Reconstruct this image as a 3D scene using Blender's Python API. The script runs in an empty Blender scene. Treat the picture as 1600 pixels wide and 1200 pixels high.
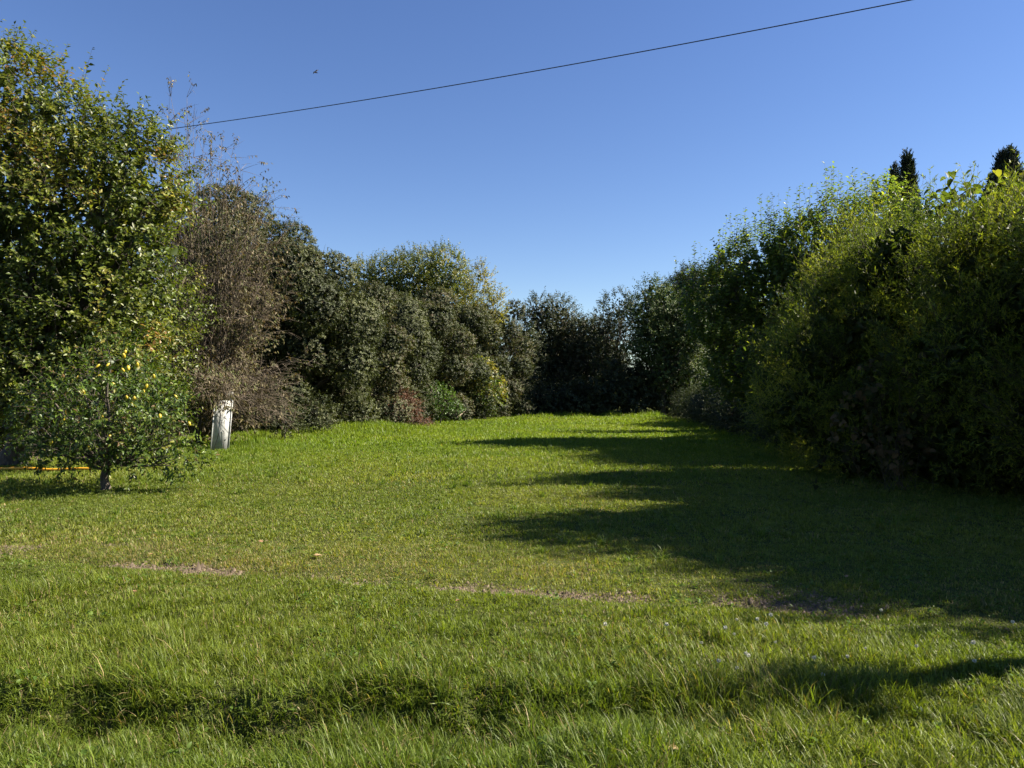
import bpy, math
import numpy as np
from mathutils import Vector

# ------------------------------------------------------------------ camera, sky, sun, exposure
sc = bpy.context.scene
COL = sc.collection
rng = np.random.default_rng(11)
FPX, HOR, EYE = 1180.0, 612.0, 1.6          # focal length and horizon row in photo pixels, eye height
cam = bpy.data.cameras.new("camera")
cam.sensor_width = 36.0
cam.lens = 36.0 * FPX / 1600.0
cam.clip_start, cam.clip_end = 0.05, 3000
cam_o = bpy.data.objects.new("camera", cam)
COL.objects.link(cam_o)
cam_o.location = (0, 0, EYE)
cam_o.rotation_euler = (math.radians(90) + math.atan((HOR - 600) / FPX), 0, 0)
sc.camera = cam_o

SUN_EL, SUN_FWD = 38.0, 4.0                # elevation; degrees forward of due right
el, az = math.radians(SUN_EL), math.radians(SUN_FWD)
sun_dir = Vector((math.cos(el) * math.cos(az), math.cos(el) * math.sin(az), math.sin(el)))
world = bpy.data.worlds.new("World")
sc.world = world
world.use_nodes = True
wn = world.node_tree
sky = wn.nodes.new("ShaderNodeTexSky")
sky.sky_type = 'NISHITA'
sky.sun_disc = False
sky.sun_elevation = el
sky.sun_rotation = math.atan2(sun_dir.x, sun_dir.y)
sky.altitude = 0
sky.air_density = 1.0
sky.dust_density = 0.05
sky.ozone_density = 3.0
bg = wn.nodes["Background"]
bg.inputs[1].default_value = 0.050
hs = wn.nodes.new("ShaderNodeHueSaturation"); hs.inputs["Saturation"].default_value = 1.14; hs.inputs["Hue"].default_value = .513
wn.links.new(sky.outputs[0], hs.inputs["Color"]); wn.links.new(hs.outputs[0], bg.inputs[0])
sun = bpy.data.lights.new("sun", 'SUN')
sun.energy = 4.9
sun.angle = math.radians(0.55)
sun.color = (1.0, 0.91, 0.76)
sun_o = bpy.data.objects.new("sun", sun)
COL.objects.link(sun_o)
sun_o.rotation_euler = sun_dir.to_track_quat('Z', 'Y').to_euler()
sc.view_settings.view_transform = 'Standard'
sc.view_settings.look = 'None'
sc.view_settings.exposure = 1.68
sc.view_settings.gamma = 1.0
sc.render.engine = 'CYCLES'
cy = sc.cycles
cy.max_bounces, cy.diffuse_bounces, cy.glossy_bounces, cy.transmission_bounces = 5, 3, 2, 4
cy.transparent_max_bounces = 4
cy.caustics_reflective = cy.caustics_refractive = False
cy.use_denoising = True
cy.use_adaptive_sampling = True
cy.adaptive_threshold = 0.02
cy.sample_clamp_indirect = 3.0

# ------------------------------------------------------------------ helpers
def at(px, py, d):
    """photo pixel and distance along the view to a point in the place"""
    return np.array([(px - 800) / FPX * d, d, EYE - (py - HOR) / FPX * d])

def nrm(v):
    return v / np.maximum(np.linalg.norm(v, axis=-1, keepdims=True), 1e-9)

def tagit(o, label=None, cat=None, group=None, kind=None):
    if label: o["label"] = label
    if cat: o["category"] = cat
    if group: o["group"] = group
    if kind: o["kind"] = kind
    return o

def empty(name, loc, label, cat, group=None):
    o = bpy.data.objects.new(name, None)
    o.empty_display_size = 0.3
    o.location = tuple(float(v) for v in loc)
    COL.objects.link(o)
    return tagit(o, label, cat, group)

def mesh_obj(name, V, F, mats, parent=None, colors=None, smooth=False, matidx=None):
    """V (n,3) world space, F (m,3) or (m,4); becomes ONE mesh object"""
    V = np.asarray(V, dtype=np.float32)
    if parent is not None:
        V = V - np.array(parent.location, dtype=np.float32)
    F = np.asarray(F, dtype=np.int32)
    me = bpy.data.meshes.new(name)
    k = F.shape[1]
    me.vertices.add(len(V)); me.loops.add(F.size); me.polygons.add(len(F))
    me.vertices.foreach_set("co", V.ravel())
    me.loops.foreach_set("vertex_index", F.ravel())
    me.polygons.foreach_set("loop_start", np.arange(0, F.size, k, dtype=np.int32))
    me.update(calc_edges=True)
    if not isinstance(mats, (list, tuple)): mats = [mats]
    for m in mats: me.materials.append(m)
    if matidx is not None: me.polygons.foreach_set("material_index", np.asarray(matidx, dtype=np.int32))
    if smooth: me.polygons.foreach_set("use_smooth", np.ones(len(F), dtype=bool))
    if colors is not None:
        a = me.attributes.new("tint", 'FLOAT_VECTOR', 'FACE')
        a.data.foreach_set("vector", np.asarray(colors, dtype=np.float32).ravel())
    o = bpy.data.objects.new(name, me)
    COL.objects.link(o)
    if parent is not None: o.parent = parent
    return o

_lat = np.random.default_rng(5).random((8, 64, 64, 16)).astype(np.float32)
def noise(P, scale, seed=0):
    """smooth value noise 0..1 for (n,2) or (n,3) points"""
    P = np.asarray(P) / scale
    if P.shape[1] == 2: P = np.c_[P, np.zeros(len(P))]
    P = P + 100.3 + seed * 7.7
    i = np.floor(P).astype(int); f = P - i; f = f * f * (3 - 2 * f)
    L = _lat[seed % 8]
    r = 0
    for a in (0, 1):
        for b in (0, 1):
            for c in (0, 1):
                w = (f[:, 0] if a else 1 - f[:, 0]) * (f[:, 1] if b else 1 - f[:, 1]) * (f[:, 2] if c else 1 - f[:, 2])
                r = r + w * L[(i[:, 0] + a) % 64, (i[:, 1] + b) % 64, (i[:, 2] + c) % 16]
    return r

def sstep(a, b, x):
    t = np.clip((x - a) / (b - a), 0, 1)
    return t * t * (3 - 2 * t)

# leaf outlines: rows of (along, across, up)
T_LEAF = (np.array([[0, 0, 0], [.45, .5, .10], [1, 0, -.12], [.45, -.5, .10]]), np.array([[0, 1, 2], [0, 2, 3]]))
T_LEAF6 = (np.array([[0, 0, 0], [.3, .46, .10], [.7, .34, .05], [1, 0, -.18], [.7, -.34, .05], [.3, -.46, .10], [.5, 0, 0.0]]),
           np.array([[0, 1, 6], [1, 2, 6], [2, 3, 6], [3, 4, 6], [4, 5, 6], [5, 0, 6]]))
T_HEART = (np.array([[0.06, 0, 0], [-.06, .3, .06], [.25, .52, .12], [.65, .36, .04], [1, 0, -.2], [.65, -.36, .04], [.25, -.52, .12], [-.06, -.3, .06], [.45, 0, 0]]),
           np.array([[0, 1, 8], [1, 2, 8], [2, 3, 8], [3, 4, 8], [4, 5, 8], [5, 6, 8], [6, 7, 8], [7, 0, 8]]))
T_NEEDLE = (np.array([[0, .5, 0], [1, 0, 0], [0, -.5, 0]]), np.array([[0, 1, 2]]))

def stamp(tpl, P, D, N, L, W):
    """copy a leaf outline to every point P, axis D, facing N"""
    T, F = tpl
    D = nrm(D); S = nrm(np.cross(D, N)); N = np.cross(S, D)
    L = np.broadcast_to(L, (len(P),)); W = np.broadcast_to(W, (len(P),))
    V = (P[:, None] + D[:, None] * (T[None, :, 0, None] * L[:, None, None]) + S[:, None] * (T[None, :, 1, None] * W[:, None, None])
         + N[:, None] * (T[None, :, 2, None] * L[:, None, None]))
    FF = F[None] + (np.arange(len(P)) * len(T))[:, None, None]
    return V.reshape(-1, 3), FF.reshape(-1, 3), len(F)

def tubes(paths, radii, sides=3):
    """paths (n,m,3), radii (n,m) -> quads"""
    paths = np.asarray(paths, float); n, m, _ = paths.shape
    T = nrm(np.gradient(paths, axis=1))
    ref = np.where(np.abs(T[..., 2:3]) > .8, np.array([1., 0, 0]), np.array([0, 0, 1.]))
    A = nrm(np.cross(T, ref)); B = np.cross(T, A)
    ang = np.arange(sides) / sides * 2 * np.pi
    V = paths[:, :, None] + np.asarray(radii)[:, :, None, None] * (A[:, :, None] * np.cos(ang)[None, None, :, None] + B[:, :, None] * np.sin(ang)[None, None, :, None])
    idx = np.arange(n * m * sides).reshape(n, m, sides)
    a = idx[:, :-1]; b = idx[:, 1:]
    F = np.stack([a, np.roll(a, -1, 2), np.roll(b, -1, 2), b], -1).reshape(-1, 4)
    return V.reshape(-1, 3), F

def bez(a, b, c, m):
    t = np.linspace(0, 1, m)[None, :, None]
    return (1 - t) ** 2 * a[:, None] + 2 * t * (1 - t) * b[:, None] + t * t * c[:, None]

def merge(parts):
    Vs, Fs, o = [], [], 0
    for V, F in parts:
        Vs.append(V); Fs.append(F + o); o += len(V)
    return np.concatenate(Vs), np.concatenate(Fs)

# ------------------------------------------------------------------ materials
def new_mat(name):
    m = bpy.data.materials.new(name); m.use_nodes = True
    return m, m.node_tree, m.node_tree.nodes["Principled BSDF"]

def leaf_mat(name, trans=0.35, rough=0.42, spec=0.45, tcol=(1.25, 1.3, .45)):
    m, nt, p = new_mat(name)
    at_ = nt.nodes.new("ShaderNodeAttribute"); at_.attribute_name = "tint"
    p.inputs["Roughness"].default_value = rough
    p.inputs["Specular IOR Level"].default_value = spec
    nt.links.new(at_.outputs["Color"], p.inputs["Base Color"])
    tr = nt.nodes.new("ShaderNodeBsdfTranslucent")
    mul = nt.nodes.new("ShaderNodeMix"); mul.data_type = 'RGBA'; mul.blend_type = 'MULTIPLY'
    mul.inputs[0].default_value = 1
    nt.links.new(at_.outputs["Color"], mul.inputs[6])
    mul.inputs[7].default_value = (*tcol, 1)
    nt.links.new(mul.outputs[2], tr.inputs["Color"])
    mx = nt.nodes.new("ShaderNodeMixShader"); mx.inputs[0].default_value = trans
    nt.links.new(p.outputs[0], mx.inputs[1]); nt.links.new(tr.outputs[0], mx.inputs[2])
    nt.links.new(mx.outputs[0], nt.nodes["Material Output"].inputs[0])
    return m

def bark_mat(name, c1, c2, scale=18, bump=.5):
    m, nt, p = new_mat(name)
    tc = nt.nodes.new("ShaderNodeTexCoord")
    mp = nt.nodes.new("ShaderNodeMapping"); mp.inputs[3].default_value = (1, 1, .25)
    nz = nt.nodes.new("ShaderNodeTexNoise"); nz.inputs["Scale"].default_value = scale; nz.inputs["Detail"].default_value = 6
    rp = nt.nodes.new("ShaderNodeValToRGB")
    rp.color_ramp.elements[0].position = .35; rp.color_ramp.elements[0].color = (*c1, 1)
    rp.color_ramp.elements[1].position = .7; rp.color_ramp.elements[1].color = (*c2, 1)
    bp = nt.nodes.new("ShaderNodeBump"); bp.inputs["Strength"].default_value = bump; bp.inputs["Distance"].default_value = .02
    nt.links.new(tc.outputs["Object"], mp.inputs[0]); nt.links.new(mp.outputs[0], nz.inputs[0])
    nt.links.new(nz.outputs[0], rp.inputs[0]); nt.links.new(rp.outputs[0], p.inputs["Base Color"])
    nt.links.new(nz.outputs[0], bp.inputs["Height"]); nt.links.new(bp.outputs[0], p.inputs["Normal"])
    p.inputs["Roughness"].default_value = .9
    return m

M_LEAF = leaf_mat("leaf")
M_GLOSSY = leaf_mat("glossy_leaf", trans=.33, rough=.42, spec=.38)
M_MATTE = leaf_mat("matte_leaf", trans=.22, rough=.6, spec=.35)
M_THIN = leaf_mat("thin_leaf", trans=.5, rough=.5, spec=.3)
M_SHINE = leaf_mat("shining_leaf", trans=.55, rough=.4, spec=.5)
M_DULL = leaf_mat("dull_leaf", trans=.2, rough=.9, spec=.05)
M_DRY = leaf_mat("dry_leaf", trans=.25, rough=.6, spec=.3, tcol=(1.2, .95, .6))
M_GRASS = leaf_mat("grass_blade", trans=.45, rough=.45, spec=.22, tcol=(1.3, 1.35, .4))
M_BARK = bark_mat("bark", (.035, .028, .02), (.11, .09, .07))
M_TWIG = bark_mat("twig", (.09, .07, .05), (.24, .19, .135), 8, .1)
M_DARKTWIG = bark_mat("green_twig", (.03, .03, .015), (.09, .07, .04), 8, .1)

# ------------------------------------------------------------------ the ground
def path_y(x): return 6.12 - .25 * x
def bank_y(x):
    P = np.c_[x, np.zeros(len(x))]
    return 4.06 + .26 * (noise(P, 1.1, 1) - .5) + .16 * (noise(P, .19, 2) - .5) + .14 * (noise(P, .37, 3) - .5)

def terrain(x, y):
    x = np.asarray(x, float); y = np.asarray(y, float)
    P = np.c_[x, y]
    z = .05 * (noise(P, 3.1, 3) - .5) + .025 * (noise(P, .7, 4) - .5)
    z = z * sstep(2, 5, y + 2) + .03 * sstep(.3, -1.2, y - path_y(x)) - .03 * np.exp(-((y - path_y(x)) / .18) ** 2)
    b = bank_y(x)
    drop = sstep(0, -.26, y - b)
    rise = sstep(3.75, 3.1, y + .12 * (noise(P, .5, 5) - .5))
    drop = drop * (1 - .7 * sstep(.7, 1.9, x)); rise = rise * (1 - .7 * sstep(.7, 1.9, x))
    pk = sstep(.15, .85, noise(np.c_[x, y * 0], 1.1, 6))
    z = z - (.08 + .15 * pk) * drop + .15 * rise
    lump = np.exp(-(((x + 6.3) / 1.9) ** 2 + ((y - 30.5) / 3) ** 2))
    return z + .30 * lump + .05 * drop * (noise(P, .13, 6) - .5) + .06 * drop * (noise(P, .31, 5) - .5)

def bare(x, y):
    """0..1 how much soil shows"""
    P = np.c_[x, y]
    n = noise(P, .45, 1); n2 = noise(P, 1.3, 2)
    dy = y - path_y(x) - .30 * (n2 - .5) - .14 * (n - .5)
    n3 = noise(P, .12, 3)
    line = np.exp(-(dy / .13) ** 2) * sstep(.40, .62, n * .45 + n2 * .2 + n3 * .35 + .09 * sstep(.9, .3, x)) * (1 - .5 * sstep(.4, 1.2, x)) * sstep(-7, -2.6, x)
    patch = np.exp(-(((x - 1.9) / 1.5) ** 2 + ((y - path_y(x) - .40) / .5) ** 2)) * sstep(.5, .85, n * .5 + n3 * .5) * .3
    left = np.exp(-(((x + 5.2) / 1.1) ** 2 + ((y - 7.9) / .22) ** 2)) * sstep(.4, .6, n)
    clay = sstep(-.06, -.12, y - bank_y(x)) * sstep(3.8, 4.0, y) * sstep(.80, .86, noise(P, .23, 7))
    return np.clip(line + patch + left + clay * .25, 0, 1)

def axis_steps(stops):
    out = []
    for a, b, s in stops: out.append(np.arange(a, b, s))
    return np.concatenate(out + [np.array([stops[-1][1]])])
gx = axis_steps([(-600, -60, 30), (-60, -12, 3), (-12, -6, .4), (-6, 6, .05), (6, 12, .4), (12, 60, 3), (60, 600, 30)])
gy = axis_steps([(-60, -3, 3), (-3, 2.6, .3), (2.6, 4.8, .03), (4.8, 9, .06), (9, 20, .4), (20, 60, 1.5), (60, 1200, 40)])
GX, GY = np.meshgrid(gx, gy)
gv = np.c_[GX.ravel(), GY.ravel(), terrain(GX.ravel(), GY.ravel())]
ii = np.arange(GX.size).reshape(GX.shape)
gf = np.stack([ii[:-1, :-1], ii[:-1, 1:], ii[1:, 1:], ii[1:, :-1]], -1).reshape(-1, 4)
m_gr, nt, p = new_mat("ground_soil")
tc = nt.nodes.new("ShaderNodeTexCoord")
n1 = nt.nodes.new("ShaderNodeTexNoise"); n1.inputs["Scale"].default_value = 9; n1.inputs["Detail"].default_value = 9; n1.inputs["Roughness"].default_value = .7
n2 = nt.nodes.new("ShaderNodeTexNoise"); n2.inputs["Scale"].default_value = 60; n2.inputs["Detail"].default_value = 5
r1 = nt.nodes.new("ShaderNodeValToRGB")
r1.color_ramp.elements[0].position = .32; r1.color_ramp.elements[0].color = (.035, .052, .012, 1)
r1.color_ramp.elements[1].position = .72; r1.color_ramp.elements[1].color = (.085, .085, .03, 1)
r2 = nt.nodes.new("ShaderNodeValToRGB")
r2.color_ramp.elements[0].position = .3; r2.color_ramp.elements[0].color = (.08, .058, .036, 1)
r2.color_ramp.elements[1].position = .7; r2.color_ramp.elements[1].color = (.27, .205, .14, 1)
ab = nt.nodes.new("ShaderNodeAttribute"); ab.attribute_name = "soil"
mx = nt.nodes.new("ShaderNodeMix"); mx.data_type = 'RGBA'
bp = nt.nodes.new("ShaderNodeBump"); bp.inputs["Strength"].default_value = .8; bp.inputs["Distance"].default_value = .02
for a, b in ((tc.outputs["Object"], n1.inputs[0]), (tc.outputs["Object"], n2.inputs[0]), (n1.outputs[0], r1.inputs[0]), (n2.outputs[0], r2.inputs[0]),
             (ab.outputs["Fac"], mx.inputs[0]), (r1.outputs[0], mx.inputs[6]), (r2.outputs[0], mx.inputs[7]), (mx.outputs[2], p.inputs["Base Color"]),
             (n2.outputs[0], bp.inputs["Height"]), (bp.outputs[0], p.inputs["Normal"])):
    nt.links.new(a, b)
p.inputs["Roughness"].default_value = 1.0; p.inputs["Specular IOR Level"].default_value = .03
ground = mesh_obj("ground", gv, gf, m_gr, smooth=True)
a = ground.data.attributes.new("soil", 'FLOAT', 'POINT')
a.data.foreach_set("value", bare(gv[:, 0], gv[:, 1]).astype(np.float32))
tagit(ground, "flat grassy ground with a shallow ditch and a thin bare soil line", "ground", kind="structure")

# ------------------------------------------------------------------ grass
BL3 = (np.array([[0, .5, 0], [0, -.5, 0], [.42, .42, .06], [.42, -.42, .06], [.78, .26, -.04], [.78, -.26, -.04], [1, 0, -.22]]),
       np.array([[0, 1, 3], [0, 3, 2], [2, 3, 5], [2, 5, 4], [4, 5, 6]]))
BL2 = (np.array([[0, .5, 0], [0, -.5, 0], [.55, .4, .05], [.55, -.4, .05], [1, 0, -.14]]), np.array([[0, 1, 3], [0, 3, 2], [2, 3, 4]]))
BL1 = (np.array([[0, .5, 0], [0, -.5, 0], [1, .12, -.05], [1, -.12, -.05]]), np.array([[0, 1, 3], [0, 3, 2]]))
HX = 7.9                                                     # line where the lawn meets the right hedge

def mix(c1, c2, t): return np.asarray(c1)[None] * (1 - t[:, None]) + np.asarray(c2)[None] * t[:, None]

def grass_zone(y0, y1, density, h, w, tpl, verge=False, spread=1.0):
    xm = y1 * .73 + .6
    n = int((y1 - y0) * 2 * xm * density)
    x = rng.uniform(-xm, xm, n); y = rng.uniform(y0, y1, n)
    # tuft jitter: pull blades together so the sward is clumpy
    q = .09 if y1 < 9 else .22
    cx = np.round(x / q + rng.normal(0, .2, n)) * q; cyy = np.round(y / q + rng.normal(0, .2, n)) * q
    k = rng.uniform(0, .5, n)
    hx = noise(np.c_[cx, cyy], .05, 3)
    x = x * (1 - k) + (cx + .04 * (hx - .5)) * k; y = y * (1 - k) + cyy * k
    keep = (np.abs(x) < y * .73 + .5)
    ok_lawn = y > path_y(x)
    keep &= (~ok_lawn) if verge else ok_lawn
    keep &= x < HX + 1.2 + .5 * noise(np.c_[x, y], 1.2, 5)
    keep &= rng.random(n) > bare(x, y) * .93
    P2 = np.c_[x, y]
    thin = noise(P2, .16, 5) * .5 + noise(P2, .6, 6) * .5
    keep &= rng.random(n) < sstep(.12, .5, thin) * .65 + .35
    x, y = x[keep], y[keep]; n = len(x); P2 = np.c_[x, y]
    z = terrain(x, y) - .004
    big = noise(P2, 1.6, 1); med = noise(P2, .33, 2); sml = noise(P2, .11, 4)
    tall = np.clip(.45 + .7 * med + .6 * sml - .3, .35, 1.6)
    ln = h * tall * rng.uniform(.55, 1.35, n)
    if verge:
        inditch = sstep(.15, -.1, y - bank_y(x)) * sstep(3.5, 3.9, y)
        ln *= 1 + .1 * inditch
        ln *= 1 - .5 * sstep(-1.5, -.05, y - path_y(x))
        ln *= rng.uniform(.6, 1.25, n)
        ln *= 1 + .6 * sstep(.62, .8, noise(P2, .5, 7)) + .45 * sstep(3.9, 3.6, y) * sstep(.45, .7, noise(P2, .3, 5))
    # long weeds in front of the left hedge
    weeds = np.exp(-(((x + 6.0) / 2.6) ** 2 + ((y - 31) / 5) ** 2)) + np.exp(-((y - (22 - 2.6 * (x + 7.4))) / 1.6) ** 2) * (y > 20) * (x < 0)
    ln = ln * (1 + 1.8 * np.clip(weeds, 0, 1) + 2.2 * sstep(45.5, 48, y) * sstep(.35, .7, noise(P2, 1.1, 4)) + 1.2 * sstep(7.2, 8.0, x) * sstep(.3, .7, noise(P2, .5, 4)))
    pn = noise(P2, .16, 6) * 6.28 * 3
    a_ = pn + rng.normal(0, 1.5, n)
    lean = np.abs(rng.normal(.6, .42, n)) * spread
    D = np.c_[np.cos(a_) * np.sin(lean), np.sin(a_) * np.sin(lean), np.cos(lean)]
    N = np.c_[-np.cos(a_), -np.sin(a_), np.full(n, .35)] + rng.normal(0, .35, (n, 3))
    if verge:
        c = mix((.094, .142, .018), (.175, .205, .030), np.clip(big * .8 + rng.normal(0, .22, n), 0, 1))
    else:
        c = mix((.118, .160, .026), (.205, .222, .044), np.clip(big * .9 - .1 + rng.normal(0, .25, n), 0, 1))
    far = sstep(10, 24, y)[:, None]
    c = c * (1 - far) + c * np.array([1.02, 1.16, .75]) * far
    dead = rng.random(n) < (.09 if verge else .09 + .25 * np.exp(-((y - path_y(x)) / 1.5) ** 2)) * (.1 + 1.8 * noise(P2, .8, 3) ** 2) * (1 - .75 * far[:, 0])
    c[dead] = np.array([.30, .23, .11]) * rng.uniform(.6, 1.3, (dead.sum(), 1))
    c *= rng.uniform(.6, 1.35, (n, 1))
    c *= (.78 + .44 * noise(P2, .09, 6))[:, None]
    V, F, k = stamp(tpl, np.c_[x, y, z], D, N, ln, w * rng.uniform(.6, 1.4, n))
    return V, F, np.repeat(c, k, 0)

def build_grass(name, zones, label):
    Vs, Fs, Cs, o = [], [], [], 0
    for z in zones:
        V, F, C = grass_zone(**z); Vs.append(V); Fs.append(F + o); Cs.append(C); o += len(V)
    ob = mesh_obj(name, np.concatenate(Vs), np.concatenate(Fs), M_GRASS, colors=np.concatenate(Cs))
    return tagit(ob, label, "grass", kind="stuff")

build_grass("verge_grass", [
    dict(y0=2.3, y1=3.4, density=9500, h=.092, w=.0050, tpl=BL3, verge=True),
    dict(y0=3.55, y1=4.55, density=7000, h=.085, w=.0050, tpl=BL3, verge=True, spread=1.5),
    dict(y0=3.4, y1=5.0, density=10500, h=.086, w=.0048, tpl=BL3, verge=True),
    dict(y0=5.0, y1=8.6, density=9500, h=.066, w=.0055, tpl=BL2, verge=True)],
    "lush bright green grass on the verge and ditch bank nearest the viewer")
build_grass("lawn_grass", [
    dict(y0=4.6, y1=8.0, density=9500, h=.045, w=.0052, tpl=BL2, spread=1.5),
    dict(y0=8.0, y1=13, density=4600, h=.052, w=.0090, tpl=BL2, spread=1.4),
    dict(y0=13, y1=22, density=1500, h=.065, w=.017, tpl=BL1, spread=1.1),
    dict(y0=22, y1=36, density=600, h=.085, w=.028, tpl=BL1),
    dict(y0=36, y1=52, density=280, h=.11, w=.042, tpl=BL1)],
    "short mown yellowish green lawn running back to the dark trees")

# ------------------------------------------------------------------ foliage machinery
def lobe_points(lobes, per_m2, shell=(.72, 1.06), lump=.16, gap=.0, seed=0):
    """points near the surface of a union of ellipsoids (cx,cy,cz,rx,ry,rz) with outward directions"""
    Ps, Ns = [], []
    LB = np.asarray(lobes, float)
    for i, l in enumerate(LB):
        c, r = l[:3], l[3:]
        area = 4 * np.pi * ((r[0] * r[1]) ** 1.6 / 3 + (r[0] * r[2]) ** 1.6 / 3 + (r[1] * r[2]) ** 1.6 / 3) ** (1 / 1.6)
        n = int(area * per_m2)
        u = nrm(rng.normal(size=(n, 3)))
        s = rng.uniform(shell[0] ** 2, shell[1] ** 2, n) ** .5
        P = c + u * r * s[:, None]
        P += u * r * (lump * 2 * (noise(P, max(r.mean() * .5, .2), seed) - .5))[:, None]
        keep = P[:, 2] > .06
        for j, m in enumerate(LB):
            if j != i: keep &= (((P - m[:3]) / m[3:]) ** 2).sum(1) > .7
        if gap > 0: keep &= noise(P, .55, seed + 3) > gap * rng.uniform(.6, 1.3, n)
        Ps.append(P[keep]); Ns.append(nrm(u / r)[keep])
    return np.concatenate(Ps), np.concatenate(Ns)

def shoots(P, D, length, nl, ang=.9, droop=.25, sag=.1, t0=.1, NB=None, face=0):
    """nl leaves along each shoot; returns leaf points, axes, facing, shoot index, place along the shoot"""
    n = len(P)
    D = nrm(D); L = np.broadcast_to(length, (n,))
    A = nrm(np.cross(D, rng.normal(size=(n, 3)))); B = np.cross(D, A)
    t = t0 + (1 - t0) * (np.arange(nl) + rng.uniform(0, 1, (n, nl))) / nl
    ph = np.arange(nl)[None] * 2.4 + rng.uniform(0, 6.28, (n, 1)) + rng.normal(0, .4, (n, nl))
    rad = A[:, None] * np.cos(ph)[..., None] + B[:, None] * np.sin(ph)[..., None]
    pos = P[:, None] + D[:, None] * (t * L[:, None])[..., None]
    pos[..., 2] -= sag * (t ** 2) * L[:, None]
    an = ang + rng.normal(0, .25, (n, nl))
    ld = D[:, None] * np.cos(an)[..., None] + rad * np.sin(an)[..., None]
    ld[..., 2] -= droop
    ld = nrm(ld)
    fn = np.array([0, 0, 1.]) * (1 - .5 * min(face, 1)) + rng.normal(0, .55 - .15 * min(face, 1), (n, nl, 3)) + D[:, None] * .5
    if NB is not None: fn = fn + face * NB[:, None]
    idx = np.repeat(np.arange(n), nl)
    return pos.reshape(-1, 3), ld.reshape(-1, 3), fn.reshape(-1, 3), idx, t.ravel()

def stems(P, D, length, r0, sag=.1, m=3, sides=3):
    D = nrm(D); L = np.broadcast_to(length, (len(P),))
    t = np.linspace(0, 1, m)
    path = P[:, None] + D[:, None] * (t[None] * L[:, None])[..., None]
    path[..., 2] -= sag * t[None] ** 2 * L[:, None]
    return tubes(path, np.broadcast_to(r0 * (1 - .75 * t)[None], (len(P), m)), sides)

def tint(P, idx, cols, w, var=.18, patch=.9, seed=1, shootvar=.15):
    """leaf colours: weighted palette, drifting patch by patch and leaf by leaf"""
    n = len(P)
    cols = np.asarray(cols, float); w = np.asarray(w, float); w = w / w.sum()
    q = np.clip(noise(P, patch, seed) * .55 + rng.random(n) * .45, 0, .999)
    q = np.argsort(np.argsort(q)) / n if n > 1 else q
    c = cols[np.minimum(np.searchsorted(np.cumsum(w), q, side='right'), len(cols) - 1)]
    s = 1 + rng.normal(0, shootvar, idx.max() + 1)[idx] if n else 1
    return np.clip(c * (s * (1 + rng.normal(0, var, n)))[:, None], .004, .6)

def limbs(base, lobes, r0, fork=.35, seed=0, wig=.25):
    """a tapered trunk with limbs reaching the heart of each lobe"""
    LB = np.asarray(lobes, float)
    base = np.asarray(base, float)
    top = base * .5 + np.array([*LB[:, :2].mean(0), 0]) * .5
    ztop = LB[:, 2].max()
    fk = np.array([*(base[:2] * .8 + LB[:, :2].mean(0) * .2), base[2] + (ztop - base[2]) * fork])
    t = np.linspace(0, 1, 9)[None, :, None]
    tr = base + (fk - base) * t
    tr[0, 1:-1, :2] += rng.normal(0, .03 * r0 / .12, (7, 2))
    rad = r0 * (1.35 - .5 * np.linspace(0, 1, 9) ** .5); rad[0] *= 1.25
    parts = [tubes(tr, rad[None], 9)]
    n = len(LB); reps = 2
    src = np.repeat(fk[None], n * reps, 0) + rng.normal(0, .02, (n * reps, 3)); src[:, 2] -= rng.uniform(0, .35, n * reps) * (fk[2] - base[2])
    end = np.repeat(LB[:, :3], reps, 0) + np.clip(rng.normal(0, .4, (n * reps, 3)), -.6, .6) * np.repeat(LB[:, 3:], reps, 0)
    mid = src * .45 + end * .55; mid[:, 2] += rng.uniform(-.1, .12, n * reps) * np.linalg.norm(end - src, axis=1)
    pa = bez(src, mid, end, 8); pa[:, 1:-1] += rng.normal(0, wig * .12, (n * reps, 6, 3))
    rr = r0 * rng.uniform(.28, .5, (n * reps, 1)) * (1 - .85 * np.linspace(0, 1, 8))[None]
    parts.append(tubes(pa, rr, 6))
    # forks off the limbs
    k = 4
    q = rng.integers(3, 8, (n * reps, k))
    s2 = pa[np.arange(n * reps)[:, None], q].reshape(-1, 3)
    e2 = np.repeat(end, k, 0) + np.clip(rng.normal(0, .6, (len(s2), 3)), -.7, .7) * np.repeat(np.repeat(LB[:, 3:], reps, 0), k, 0)
    pb = bez(s2, (s2 + e2) / 2 + rng.normal(0, .12, s2.shape), e2, 6)
    parts.append(tubes(pb, r0 * .12 * (1 - .8 * np.linspace(0, 1, 6))[None] * np.ones((len(s2), 1)), 4))
    return parts[0], merge(parts[1:])

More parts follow.
